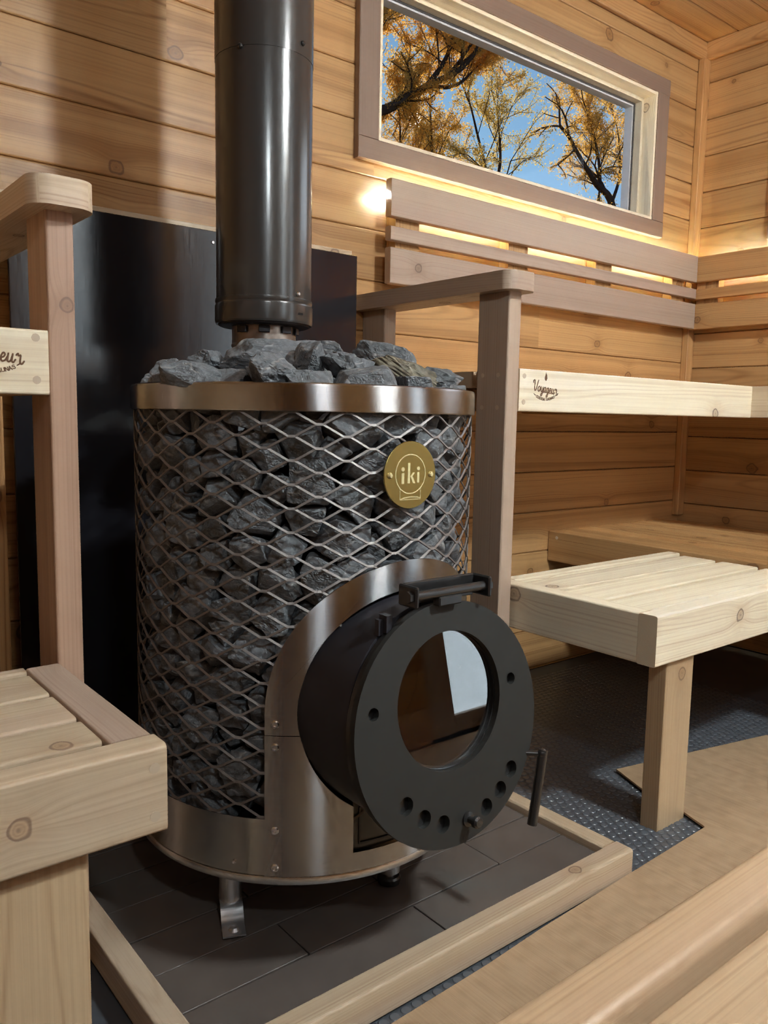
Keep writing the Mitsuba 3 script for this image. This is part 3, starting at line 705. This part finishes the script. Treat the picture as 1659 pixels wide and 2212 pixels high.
for i in range(len(S3)):
    d = S3 - S3[i]; L = np.linalg.norm(d, axis=1)
    nb = [j for j in np.argsort(L)[1:16] if L[j] < 0.14]
    pl = d[nb] / L[nb][:, None]
    hh = L[nb] * Wt[i] / (Wt[i] + Wt[nb]) * 0.92
    pl = pl + g.normal(scale=0.20, size=pl.shape); pl /= np.linalg.norm(pl, axis=1, keepdims=True)
    out = np.array([math.sin(An[i]), -math.cos(An[i]), 0])
    rad = math.hypot(S3[i][0] - SX, S3[i][1] - SY)
    tilt1 = out + g.normal(scale=0.22, size=3); tilt1 /= np.linalg.norm(tilt1)
    extra = [tilt1, -out, [0, 0, 1], [0, 0, -1]]
    eh = [SR - 0.006 - rad, 0.045, 0.034 * Wt[i], 0.034 * Wt[i]]
    for _ in range(5):
        e = out + g.normal(scale=0.75, size=3); e /= np.linalg.norm(e)
        extra.append(e); eh.append(g.uniform(0.022, 0.034) * Wt[i])
    pl = np.vstack([pl, extra]); hh = np.concatenate([hh, eh])
    hi = An[i] < math.radians(60) and An[i] > math.radians(-105)
    DD, FF = (D4, F4) if hi else (D3, F3)
    v = rock(DD, FF, pl, hh, 0.058, i)
    rr = np.linalg.norm(v, axis=1); v = v * np.minimum(1, 0.055 / rr)[:, None]
    w = v + S3[i]
    # keep clear of the mesh
    q = np.hypot(w[:, 0] - SX, w[:, 1] - SY)
    lim = SR - 0.0025
    f = np.where(q > lim, lim / q, 1.0)
    w[:, 0] = SX + (w[:, 0] - SX) * f; w[:, 1] = SY + (w[:, 1] - SY) * f
    q = np.hypot(w[:, 0] - SX, w[:, 2] - DZ)          # and clear of the fire drum
    f = np.where((q < DR + 0.002) & (w[:, 1] < 1.06), (DR + 0.002) / np.maximum(q, 1e-4), 1.0)
    w[:, 0] = SX + (w[:, 0] - SX) * f; w[:, 2] = DZ + (w[:, 2] - DZ) * f
    size = 'small' if Wt[i] < 0.8 else 'large' if Wt[i] > 1.1 else 'middling'
    k = thing('stove_stone', f'{size} stone behind the mesh, {ORD[nth[i]]} from left in the {ORD[layer[i]]} layer below the ring', 'stone', 'stones packed behind the steel mesh')
    scene[k] = ply(trimesh.Trimesh(w, FF, process=False), 'stone', smooth=14)

# stones piled on top: centre, half sizes, yaw, tilt, label
tops = [
    ((0.603, 1.008, 0.862), (0.056, 0.044, 0.027), -27, 2, 'large blocky grey stone at the front middle of the pile on top'),
    ((0.522, 1.075, 0.853), (0.052, 0.034, 0.020), -24, 8, 'flat pale grey stone sloping at the front left of the pile'),
    ((0.668, 1.120, 0.884), (0.084, 0.055, 0.034), -32, 0, 'broad stone leaning on the flue stub, highest of the pile'),
    ((0.592, 1.160, 0.880), (0.036, 0.036, 0.018), -42, 0, 'grey stone behind the flat one at the left of the pile'),
    ((0.540, 1.190, 0.866), (0.036, 0.036, 0.018), -12, 0, 'small grey stone at the far left of the pile'),
    ((0.535, 1.135, 0.850), (0.026, 0.030, 0.018), -39, -6, 'thin dark stone on the left edge of the steel ring'),
    ((0.690, 1.035, 0.876), (0.026, 0.040, 0.036), -42, 0, 'upright narrow stone right of the blocky front stone'),
    ((0.750, 0.990, 0.862), (0.064, 0.042, 0.026), -44, 10, 'long dark wedge of stone at the front right of the pile'),
    ((0.886, 1.270, 0.920), (0.040, 0.036, 0.020), -32, 0, 'greenish grey stone behind the pile, right of the flue'),
    ((0.813, 1.130, 0.892), (0.034, 0.030, 0.018), -39, 0, 'small stone in the middle right of the pile'),
    ((0.909, 1.120, 0.902), (0.070, 0.046, 0.027), -40, 10, 'big slanting grey slab at the right of the pile'),
    ((0.842, 1.012, 0.869), (0.078, 0.036, 0.026), -44, 20, 'brown pitted stone lying across the right of the pile'),
    ((0.995, 1.085, 0.866), (0.046, 0.036, 0.024), -47, 6, 'blue grey stone resting on the right edge of the steel ring'),
    ((0.905, 0.978, 0.848), (0.018, 0.020, 0.011), -39, 0, 'small sliver of stone at the right front of the steel ring'),
    ((0.640, 1.090, 0.848), (0.050, 0.040, 0.026), -39, 0, 'dark stone under the left front of the pile'),
    ((0.760, 1.085, 0.852), (0.060, 0.045, 0.030), -39, 0, 'dark stone under the middle of the pile'),
    ((0.900, 1.060, 0.845), (0.055, 0.040, 0.024), -39, 0, 'dark stone under the right front of the pile'),
    ((0.640, 1.280, 0.862), (0.060, 0.060, 0.030), -39, 0, 'dark stone at the back left of the pile'),
    ((0.940, 1.240, 0.865), (0.060, 0.055, 0.035), -39, 0, 'dark stone at the back right of the pile'),
]
for i, (c, h, yaw, tilt, lab) in enumerate(tops):
    gg = np.random.default_rng(100 + i)
    pl = rand_dirs(15, gg); hh = gg.uniform(0.72, 1.0, 15)
    pl = np.vstack([pl, [[0, 0, 1], [0, 0, -1]]]); hh = np.append(hh, [0.86, 0.8])
    v = rock(D4, F4, pl, hh, 0.075, 50 + i, 70.0)
    v = v / np.abs(v).max(0) * np.array(h)
    M = trimesh.transformations.euler_matrix(0, math.radians(tilt), math.radians(yaw))[:3, :3]
    w = v @ M.T + np.array(c)
    k = thing('stove_stone', lab, 'stone', 'stones piled on top of the stove')
    scene[k] = ply(trimesh.Trimesh(w, F4, process=False), 'stone_brown' if 'brown' in lab else 'stone', smooth=14)

# ------------------------------------------------------------------ flue pipe
fp = thing('flue_pipe', 'tall black flue pipe rising from the stove to the ceiling', 'pipe')
PX, PY, PR = 0.771, 1.309, 0.0847
put(fp, 'sleeve', ply(lathe([(PR - .002, 1.0), (PR, 1.0), (PR, 1.4065), (PR - .002, 1.4065), (PR - .002, 1.0)], (PX, PY, 0), sections=128), 'pipe_paint', smooth=30), 'satin black outer sleeve')
put(fp, 'sleeve', ply(lathe([(PR - .002, 1.4065), (PR + .0008, 1.4065), (PR + .0008, ZC), (PR - .002, ZC), (PR - .002, 1.4065)], (PX, PY, 0), sections=128), 'pipe_paint', smooth=30), 'satin black upper sleeve')
put(fp, 'collar', ply(lathe([(PR - .001, 1.004), (PR + .0018, 1.004), (PR + .0022, 1.0), (PR + .0012, .996), (PR + .0028, .992), (PR + .0028, .966), (PR + .001, .961), (PR - .003, .961), (PR - .003, 1.004), (PR - .001, 1.004)], (PX, PY, 0), sections=128), 'pipe_paint', smooth=30), 'black end collar')
put(fp, 'end_ring', ply(lathe([(.056, .964), (PR - .003, .964), (PR - .003, .959), (PR - .008, .957), (.056, .957), (.056, .964)], (PX, PY, 0), sections=96), 'black_steel', smooth=30))
put(fp, 'stub', ply(lathe([(.0, .86), (.0573, .86), (.0573, .921), (.0585, .922), (.0585, .926), (.0573, .927), (.0573, 1.2), (0, 1.2)], (PX, PY, 0), sections=96), 'sooty_steel', smooth=30), 'sooty bare steel stub')
for a, z, rr in ((17.5, 1.425, PR + .001), (-57.6, 1.405, PR + .001), (12.5, 1.0105, PR)):
    t = math.radians(a)
    m = lathe([(0, .0045), (.0025, .0045), (.0042, .0025), (.0042, 0), (0, 0)], (0, 0, 0), sections=18)
    put(fp, 'screw', ply(xform(m, (PX + rr * math.sin(t), PY - rr * math.cos(t), z), (math.cos(t), math.sin(t), 0), (0, 0, 1)), 'chrome' if z < 1.1 else 'black_gloss', smooth=30))
t = math.radians(16)
sl = LineString([(-.004, 0), (.004, 0)]).buffer(.002)
put(fp, 'slot', ply(xform(extrude(sl, .0006), (PX + (PR + .0029) * math.sin(t), PY - (PR + .0029) * math.cos(t), .977), (math.cos(t), math.sin(t), 0), (0, 0, 1)), 'grout'))
for a in (-70, -30, 10, 45):
    t = math.radians(a)
    m = chamfer_box((-.010, -.006, 0), (.010, .006, .004), .001)
    put(fp, 'tab', ply(xform(m, (PX + .0585 * math.sin(t), PY - .0585 * math.cos(t), .950), (math.cos(t), math.sin(t), 0), (0, 0, 1)), 'black_steel'))

# ------------------------------------------------------------------ guard rails
def rail_poly(x0, x1, y0, y1, r):
    b = sbox(x0, y0 + r, x1, y1)
    return unary_union([b, sbox(x0 + r, y0, x1 - r, y0 + 2 * r), Point(x0 + r, y0 + r).buffer(r, quad_segs=10), Point(x1 - r, y0 + r).buffer(r, quad_segs=10)])
def rounded_rail(x0, x1, y0, y1, z0, z1, r, bsdf):
    """A flat timber along y whose front corners are rounded; grain uv along y."""
    BEAM_ID[0] += 1
    m = extrude(rail_poly(x0, x1, y0, y1, r), z1 - z0)
    m.apply_translation((0, 0, z0))
    m = trimesh.graph.smooth_shade(m, angle=math.radians(35), facet_minarea=None)
    v = np.array(m.vertices); n = m.vertex_normals
    side = np.where(np.abs(n[:, 2]) > 0.6, 0, 1)
    lat = np.where(side == 0, v[:, 0] - (x0 + x1) / 2, v[:, 2] - z0 + np.where(v[:, 0] > (x0 + x1) / 2, .05, -.09))
    end = (n[:, 1] < -0.75) & (side == 1)
    lat = np.where(end, v[:, 2] - z0, lat)
    uu = np.where(end, v[:, 0] - x0 + 3, v[:, 1])
    return ply(trimesh.Trimesh(v, m.faces, process=False), bsdf, smooth=True, uv=np.stack([uu + 5, 4 * BEAM_ID[0] + lat], 1))
gl = thing('guard_rail', 'wooden guard rail left of the stove with a reddish post', 'guard rail', 'guard rails either side of the stove')
put(gl, 'top_rail', rounded_rail(0.325, 0.413, 1.140, YB, 1.071, 1.109, 0.030, 'cedar_bench'), 'pale rounded top rail')
put(gl, 'post', bb((0.352, 1.175, 0.0505), (0.390, 1.264, 1.071), 'z', '-y', 0.004, 'cedar_red'), 'reddish post')
gr = thing('guard_rail', 'wooden guard rail right of the stove on two posts', 'guard rail', 'guard rails either side of the stove')
put(gr, 'top_rail', rounded_rail(1.246, 1.334, 1.150, YB, 1.064, 1.102, 0.026, 'cedar_rose'), 'rounded top rail')
put(gr, 'post', bb((1.273, 1.175, 0.0), (1.311, 1.264, 1.064), 'z', '-x', 0.004, 'cedar_rose'), 'front post')
put(gr, 'post', bb((1.273, 1.586, 0.908), (1.311, YB, 1.064), 'z', '-x', 0.004, 'cedar_rose'), 'short back post')
for z in (0.893, 0.825):
    for yy in (1.20, 1.245):
        m = tube((1.2728, yy, z), (1.275, yy, z), .005, 16)
        put(gr, 'plug', ply(m, 'plug_wood'))

# ------------------------------------------------------------------ burnt lettering
STROKES = [
    [(-.1, 1.5), (-.12, 1.8), (.08, 2.0), (.3, 1.8), (.32, 1.1), (.38, .35), (.55, .02), (.8, .25), (1.0, .9), (1.15, 1.6), (1.3, 2.05)],
    [(1.75, 1.0), (1.45, .8), (1.38, .35), (1.6, .02), (1.9, .25), (1.98, .7), (1.75, 1.0), (1.9, .85), (2.25, .9)],
    [(2.3, 1.0), (2.25, .35), (2.42, .08), (2.7, .3), (2.85, 1.0), (2.8, .1), (2.68, -.55), (2.4, -.75), (2.3, -.5), (2.6, -.15), (3.1, .15)],
    [(3.6, .9), (3.35, 1.0), (3.12, .7), (3.12, .2), (3.3, .03), (3.5, .3), (3.64, 1.0), (3.58, .25), (3.75, .03), (3.98, .3)],
    [(4.5, .9), (4.25, 1.0), (4.02, .7), (4.02, .2), (4.2, .05), (4.4, .3), (4.54, 1.0), (4.48, .1), (4.36, -.55), (4.08, -.75), (4.0, -.5), (4.3, -.15), (4.8, .25)],
    [(4.8, .4), (5.1, .55), (5.22, .85), (5.05, 1.02), (4.85, .75), (4.82, .25), (5.0, .02), (5.3, .2), (5.55, .7)],
    [(5.6, 1.0), (5.55, .3), (5.7, .03), (5.95, .3), (6.1, 1.0), (6.05, .3), (6.2, .03), (6.45, .4)],
    [(6.5, .95), (6.68, 1.15), (6.78, .92), (7.0, .98), (7.0, .5), (7.0, .12), (7.2, -.02), (7.45, .35)],
]
def logo(x0, x1, z0):
    """'Voyageur' in joined script, a flame above, CUSTOM SAUNAS in an arc below; in metres on the xz plane."""
    s = (x1 - x0) / 8.2
    parts = []
    for st_ in STROKES:
        p = catmull(st_, 5)
        x = p[:, 0] + 0.12 * p[:, 1]
        y = p[:, 1] - 0.10 * (x - 3.6)
        parts.append(LineString(np.stack([x0 + s * (x + .4), z0 + s * 1.05 * y], 1)).buffer(s * 0.098, quad_segs=4))
    cx = (x0 + x1) / 2
    fl_ = np.array([(0, 1.3), (.33, .55), (.38, .1), (.2, -.25), (0, -.45), (-.2, -.25), (-.36, .1), (-.25, .55)])
    parts.append(Polygon(catmull(np.vstack([fl_, fl_[:1]]), 4) * s * 0.95 * [1, 1] + [cx, z0 + s * 2.75]))
    base = unary_union(parts)
    ms = [extrude(base, .0004)]
    txt, R = 'CUSTOM SAUNAS', s * 6.5
    cy = z0 - s * 1.55 + R
    n = len(txt)
    for i, ch in enumerate(txt):
        if ch == ' ': continue
        a = (i - (n - 1) / 2) * 0.070
        m = meshkit.text_mesh(ch, s * 0.50, .0004, bold=True)
        w = m.bounds[1][0]
        m.apply_translation((-w / 2, 0, 0))
        m.apply_transform(trimesh.transformations.rotation_matrix(a, [0, 0, 1]))
        m.apply_translation((cx + R * math.sin(a), cy - R * math.cos(a), 0))
        ms.append(m)
    for sg in (-1, 1):
        a = np.array([sg * .50, sg * .58])
        ms.append(extrude(LineString([(cx + (R - s * .25) * math.sin(t), cy - (R - s * .25) * math.cos(t)) for t in a]).buffer(s * .07), .0004))
    return trimesh.util.concatenate(ms)
def burn(parent, x0, x1, z0, y):
    return put(parent, 'lettering', ply(xform(logo(x0, x1, z0), (0, y, 0), (1, 0, 0), (0, 0, 1)), 'burnt'), 'burnt script Voyageur over CUSTOM SAUNAS')

# ------------------------------------------------------------------ benches
def plug(parent, p, axis, r=0.0055):
    d = AX[axis[1]] * (-1 if axis[0] == '-' else 1)
    p = np.array(p, float)
    put(parent, 'plug', ply(tube(p - d * 0.002, p + d * 0.0004, r, 20), 'plug_wood'))

def slats_x(parent, x0, x1, ys, z0, z1, bsdf):
    for a, b in ys: put(parent, 'slat', bb((x0, a, z0), (x1, b, z1), 'x', '+z', 0.004, bsdf))
def slats_y(parent, y0, y1, xs, z0, z1, bsdf):
    for a, b in xs: put(parent, 'slat', bb((a, y0, z0), (b, y1, z1), 'y', '+z', 0.004, bsdf))

ub = thing('upper_bench', 'upper bench along the back wall right of the stove with a branded front board', 'bench')
put(ub, 'front_board', bb((1.3115, 1.174, 0.818), (2.302, 1.212, 0.908), 'x', '-y', 0.003, 'cedar_pale'), 'pale front board')
slats_x(ub, 1.314, 2.34, ((1.216, 1.305), (1.314, 1.403), (1.412, 1.501), (1.510, 1.599)), 0.870, 0.906, 'cedar_bench')
put(ub, 'bearer', bb((1.35, 1.213, 0.818), (1.388, 1.66, 0.869), 'y', '-z', 0.003, 'cedar_wall'))
put(ub, 'bearer', bb((1.87, 1.213, 0.818), (1.908, 1.66, 0.869), 'y', '-z', 0.003, 'cedar_wall'))
burn(ub, 1.351, 1.441, 0.8595, 1.1738)
for z in (0.893, 0.838): plug(ub, (1.326, 1.174, z), '-y')
ur = thing('upper_bench', 'upper bench along the right wall meeting the branded bench in the corner', 'bench')
put(ur, 'front_board', bb((2.302, YF + .02, 0.818), (2.340, 1.212, 0.908), 'y', '-x', 0.003, 'cedar_bench'))
slats_y(ur, YF + .02, YB - .03, ((2.344, 2.432), (2.441, 2.529), (2.538, 2.626), (2.635, 2.723)), 0.870, 0.906, 'cedar_bench')
for yy in (-.4, 0.3, 1.1): put(ur, 'bearer', bb((2.341, yy, 0.818), (2.76, yy + .038, 0.869), 'x', '-z', 0.003, 'cedar_wall'))
ul = thing('upper_bench', 'upper bench at the left edge with a pale branded front board', 'bench')
put(ul, 'front_board', bb((XL + .01, 1.174, 0.822), (0.3515, 1.212, 0.910), 'x', '-y', 0.004, 'cedar_pale'), 'pale front board')
slats_x(ul, XL + .01, 0.348, ((1.216, 1.305), (1.314, 1.403), (1.412, 1.501), (1.510, 1.599)), 0.872, 0.908, 'cedar_bench')
put(ul, 'leg', bb((0.310, 1.600, 0.0), (0.396, 1.638, 0.870), 'z', '-y', 0.003, 'cedar_wall'))
put(ul, 'bearer', bb((0.31, 1.213, 0.822), (0.348, 1.598, 0.871), 'y', '-z', 0.003, 'cedar_wall'))
burn(ul, 0.232, 0.3225, 0.8665, 1.1738)
for z in (0.899, 0.842): plug(ul, (0.335, 1.174, z), '-y')

# lower benches
lr = thing('lower_bench', 'lower bench right of the stove on a square leg, brightly lit', 'bench')
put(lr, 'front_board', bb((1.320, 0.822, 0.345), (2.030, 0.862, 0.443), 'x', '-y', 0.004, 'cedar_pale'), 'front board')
put(lr, 'end_board', bb((1.320, 0.8625, 0.345), (1.360, 1.244, 0.443), 'y', '-x', 0.004, 'cedar_pale'), 'end board')  # paler wood brightens this end, standing in for light from the left
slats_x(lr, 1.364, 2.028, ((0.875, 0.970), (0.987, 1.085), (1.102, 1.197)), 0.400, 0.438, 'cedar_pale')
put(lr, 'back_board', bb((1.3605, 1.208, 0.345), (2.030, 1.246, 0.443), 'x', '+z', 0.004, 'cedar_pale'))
put(lr, 'leg', bb((1.378, 0.832, 0.0), (1.474, 0.872, 0.345), 'z', '-y', 0.003, 'cedar_tan'), 'square leg with knots')
put(lr, 'leg', bb((1.378, 1.190, 0.0), (1.474, 1.228, 0.345), 'z', '-y', 0.003, 'cedar_bench')) if 0 else None
lw = thing('lower_bench', 'shaded lower bench running along the right wall', 'bench')
put(lw, 'front_board', bb((2.034, YF + .02, 0.352), (2.072, YB - .002, 0.449), 'y', '-x', 0.004, 'cedar_wall'))
slats_y(lw, YF + .02, YB - .002, ((2.080, 2.17), (2.18, 2.27), (2.28, 2.37), (2.38, 2.47), (2.48, 2.57), (2.58, 2.67)), 0.409, 0.447, 'cedar_wall')
for yy in (-.3, .5): put(lw, 'leg', bb((2.08, yy, 0.0), (2.118, yy + .09, 0.352), 'z', '-x', 0.003, 'cedar_wall'))
plug(lw, (2.034, 1.64, 0.43), '-x')
ll = thing('lower_bench', 'lower bench at the left edge in front of the reddish post', 'bench')
put(ll, 'front_board', bb((XL + .02, 0.805, 0.343), (0.3535, 0.845, 0.443), 'x', '-y', 0.006, 'cedar_bench'), 'front board with a rounded edge')
put(ll, 'end_board', bb((0.306, 0.8455, 0.343), (0.3535, 1.168, 0.442), 'y', '+z', 0.004, 'cedar_rose'), 'end board')
slats_x(ll, XL + .02, 0.303, ((0.862, 0.936), (0.946, 1.040), (1.050, 1.144)), 0.400, 0.440, 'cedar_bench')
put(ll, 'back_board', bb((XL + .02, 1.1685, 0.343), (0.3535, 1.206, 0.443), 'x', '+z', 0.004, 'cedar_bench')) if 0 else put(ll, 'back_board', bb((XL + .02, 1.152, 0.343), (0.3035, 1.174, 0.443), 'x', '+z', 0.004, 'cedar_bench'))
put(ll, 'leg', bb((0.150, 0.824, 0.0), (0.273, 0.864, 0.343), 'z', '-y', 0.004, 'cedar_tan'), 'wide leg with a knot')
for z in (0.419, 0.364): plug(ll, (0.339, 0.805, z), '-y', 0.006)
nb_ = thing('lower_bench', 'bench in the near corner below the camera', 'bench')
put(nb_, 'back_board', bb((0.16, 0.262, 0.343), (0.95, 0.306, 0.443), 'x', '+z', 0.010, 'cedar_tan', seg=5), 'rounded edge board')
slats_x(nb_, 0.20, 0.94, ((0.148, 0.250), (0.036, 0.138), (-0.076, 0.026)), 0.400, 0.438, 'cedar_tan')
put(nb_, 'front_board', bb((0.16, -0.12, 0.343), (0.95, -0.08, 0.443), 'x', '+z', 0.004, 'cedar_tan'))
for xx in (0.3, 0.82):
    for yy in (-0.078, 0.222): put(nb_, 'leg', bb((xx, yy, 0.004), (xx + .09, yy + .038, 0.398), 'z', '-y', 0.003, 'cedar_tan'))

# ------------------------------------------------------------------ backrests and their light strips
BY0, BY1 = 1.615, 1.637
br = thing('backrest', 'slatted backrest on the back wall above the upper bench, glowing behind', 'backrest')
for z0, z1 in ((1.296, 1.387), (1.239, 1.273), (1.134, 1.222)):
    put(br, 'slat', bb((1.312, BY0, z0), (2.716, BY1, z1), 'x', '-y', 0.003, 'cedar_rose'))
for x0, x1 in ((1.345, 1.425), (1.762, 1.845), (2.165, 2.248), (2.598, 2.67)):
    put(br, 'batten', bb((x0, BY1, 1.14), (x1, YB, 1.325), 'z', '-y', 0.002, 'cedar_wall'))
rb = thing('backrest', 'slatted backrest on the right wall', 'backrest')
for z0, z1 in ((1.296, 1.385), (1.236, 1.272), (1.132, 1.220)):
    put(rb, 'slat', bb((2.718, -0.44, z0), (2.740, 1.636, z1), 'y', '-x', 0.003, 'cedar_wall'))
for y0, y1 in ((1.545, 1.628), (1.02, 1.10), (0.5, 0.58), (0.0, 0.08), (-.42, -.36)):
    put(rb, 'batten', bb((2.740, y0, 1.14), (XR - .0015, y1, 1.325), 'z', '-x', 0.002, 'cedar_wall'))
ls = thing('light_strip', 'warm light strip hidden behind the back wall backrest', 'light')
put(ls, 'diodes', {**ply(cbox((1.300, BY1 + .0005, 1.347), (2.70, BY1 + .0045, 1.357)), 'white_paint'), 'emitter': {'type': 'area', 'radiance': rgb(*STRIP_LIGHT)}})
ls = thing('light_strip', 'warm light strip hidden behind the right wall backrest', 'light')
put(ls, 'diodes', {**ply(cbox((2.7405, -0.43, 1.347), (2.7445, 1.60, 1.357)), 'white_paint'), 'emitter': {'type': 'area', 'radiance': rgb(*STRIP_LIGHT)}})

# ------------------------------------------------------------------ sheet on the floor
cp = Polygon([(0.35, 0.742), (0.82, 0.754), (0.95, 0.762), (1.457, 0.777), (1.483, 0.846), (1.504, 0.955), (1.542, 1.043), (2.03, 0.935), (2.03, -0.45), (0.35, -0.45)])
cs = thing('floor_sheet', 'tan cardboard sheet covering the floor, cut around the bench leg', 'sheet')
scene[cs] = ply(extrude(cp, 0.004).apply_translation((0, 0, 0.006)), 'cardboard')

# ------------------------------------------------------------------ outside
struct('ground', 'lawn outside')
scene['ground'] = ply((np.array([[-60, 1.9, -.6], [80, 1.9, -.6], [80, 90, -.6], [-60, 90, -.6]]), np.array([[0, 1, 2], [0, 2, 3]])), 'lawn')

def frustum(V, Fc, p, q, r0, r1, n=6):
    d = q - p; L = np.linalg.norm(d)
    if L < 1e-6: return
    d = d / L
    a = np.cross(d, [0, 0, 1.0] if abs(d[2]) < .9 else [1.0, 0, 0]); a /= np.linalg.norm(a); b = np.cross(d, a)
    base = sum(len(x) for x in V)
    t = np.arange(n) * 2 * np.pi / n
    ring = np.outer(np.cos(t), a) + np.outer(np.sin(t), b)
    V.append(p + ring * r0); V.append(q + ring * r1)
    i = np.arange(n); j = (i + 1) % n
    Fc.append(np.vstack([np.stack([base + i, base + j, base + n + j], 1), np.stack([base + i, base + n + j, base + n + i], 1)]))

def tree(label, limbs, seed, leaf, leaf_n, leaf_size, spread=0.55, depth=3, shrink=0.70, lean=(0, 0, 0.25)):
    """limbs: list of (polyline, r0, r1); every limb sprouts branches along its length, which fork again."""
    g = np.random.default_rng(seed)
    key = thing('autumn_tree', label, 'tree', 'autumn trees outside the window')
    TV, TF, BV, BF, tips = [], [], [], [], []
    def grow(p, d, L, r, lev):
        nseg = 3
        for s in range(nseg):
            d = d + g.normal(scale=0.16, size=3) + np.array(lean) * 0.12; d /= np.linalg.norm(d)
            q = p + d * L / nseg
            frustum(BV, BF, p, q, r * (1 - .2 * s / nseg), r * (1 - .2 * (s + 1) / nseg), 5 if lev > 1 else 6)
            if lev >= depth - 2: tips.append((q, L))
            p = q
            if lev < depth and s >= 0:
                for _ in range(1 if s < nseg - 1 else 2):
                    e = d + g.normal(scale=spread, size=3); e /= np.linalg.norm(e)
                    grow(p, e, L * shrink * g.uniform(.75, 1.15), r * 0.55, lev + 1)
    for pts, r0, r1, sprouts, L0 in limbs:
        r0, r1 = r0 * 0.62, r1 * 0.5
        P = catmull(np.array(pts, float), 5)
        n = len(P)
        for i in range(n - 1):
            frustum(TV, TF, P[i], P[i + 1], r0 + (r1 - r0) * i / (n - 1), r0 + (r1 - r0) * (i + 1) / (n - 1), 8)
        for s in range(sprouts):
            t = 0.30 + 0.70 * (s + g.uniform(0, .8)) / sprouts
            i = min(int(t * (n - 1)), n - 2)
            d = P[i + 1] - P[i]; d /= np.linalg.norm(d)
            e = d * 0.8 + g.normal(scale=spread, size=3) + np.array(lean); e /= np.linalg.norm(e)
            grow(P[i], e, L0 * g.uniform(.7, 1.2), (r0 + (r1 - r0) * t) * 0.38, 1)
        d = P[-1] - P[-2]; d /= np.linalg.norm(d)
        grow(P[-1], d, L0, r1, 1)
    put(key, 'trunk', ply(trimesh.Trimesh(np.vstack(TV), np.vstack(TF), process=False), 'bark'), 'dark trunk')
    put(key, 'branches', ply(trimesh.Trimesh(np.vstack(BV), np.vstack(BF), process=False), 'bark'), 'fine dark branches', 'stuff')
    tp = np.array([t[0] for t in tips])
    idx = g.integers(0, len(tp), leaf_n)
    c = tp[idx] + g.normal(scale=leaf_size * 2.2, size=(leaf_n, 3))
    u = rand_dirs(leaf_n, g); w = np.cross(u, rand_dirs(leaf_n, g)); w /= np.linalg.norm(w, axis=1, keepdims=True)
    sz = leaf_size * g.uniform(.6, 1.25, (leaf_n, 1))
    n2 = np.cross(u, w)
    V = np.stack([c - u * sz, c - w * sz * .5 + n2 * sz * .12, c + u * sz, c + w * sz * .5 + n2 * sz * .12], 1).reshape(-1, 3)
    b = np.arange(leaf_n)[:, None] * 4
    Fc = np.vstack([b + [0, 1, 2], b + [0, 2, 3]])
    half = leaf_n // 2
    put(key, 'leaves', ply((V, Fc), leaf), 'autumn leaves', 'stuff')
    return len(tips)
NT = []
NT.append(tree('big autumn tree at the left of the window with a thick forked limb', [
    ([(8.3, 12.0, -.6), (8.4, 12.0, 3.0), (8.9, 12.0, 5.7), (9.75, 12.0, 6.40), (10.55, 11.9, 6.95)], .24, .12, 5, 1.0),
    ([(8.9, 12.0, 5.7), (9.3, 12.2, 7.2), (10.0, 12.4, 8.4)], .12, .06, 6, 0.9),
    ([(10.45, 11.9, 6.88), (10.85, 11.8, 7.5), (11.1, 11.7, 8.5)], .09, .04, 6, 0.8),
    ([(10.45, 11.9, 6.88), (11.2, 11.9, 7.1), (11.9, 12, 7.7)], .08, .03, 6, 0.75)], 1, 'leaf_amber', 78000, 0.0225))
NT.append(tree('small autumn tree standing in the middle of the window', [
    ([(12.9, 12.6, -.6), (13.0, 12.6, 4.0), (12.9, 12.6, 5.6), (12.4, 12.6, 6.9)], .12, .04, 7, 0.8),
    ([(12.9, 12.6, 5.2), (13.2, 12.6, 6.2), (13.1, 12.6, 7.1)], .07, .03, 5, 0.7)], 2, 'leaf_olive', 18000, 0.022))
NT.append(tree('slender leafy tree just left of the middle tree', [
    ([(11.4, 13.2, -.6), (11.5, 13.2, 4.0), (11.8, 13.2, 5.6), (11.7, 13.2, 7.2)], .12, .04, 8, 0.8),
    ([(11.5, 13.2, 4.2), (11.0, 13.2, 5.6), (10.9, 13.2, 6.8)], .08, .03, 6, 0.7)], 3, 'leaf_gold', 27000, 0.022))
NT.append(tree('leaning autumn tree at the right of the window with a dark trunk', [
    ([(17.3, 12.0, -.6), (17.0, 12.0, 3.4), (16.42, 12.0, 5.70), (15.75, 12.0, 6.15), (15.2, 12.0, 6.55)], .20, .085, 7, 0.9),
    ([(15.9, 12.0, 6.05), (15.75, 12.0, 6.8), (15.3, 12.0, 7.6)], .07, .03, 6, 0.8),
    ([(16.3, 12.0, 5.75), (16.6, 12.0, 6.5), (16.5, 12.0, 7.3)], .07, .03, 6, 0.7)], 4, 'leaf_gold', 33000, 0.0225))
NT.append(tree('low autumn tree behind the others at the bottom of the window', [
    ([(9.9, 15.0, -.6), (10.3, 15.0, 4.0), (11.0, 15.0, 6.2)], .14, .05, 8, 1.0),
    ([(10.3, 15.0, 4.0), (11.4, 15.0, 5.4), (12.6, 15.0, 6.6)], .10, .04, 8, 1.0)], 5, 'leaf_amber', 44000, 0.0225))
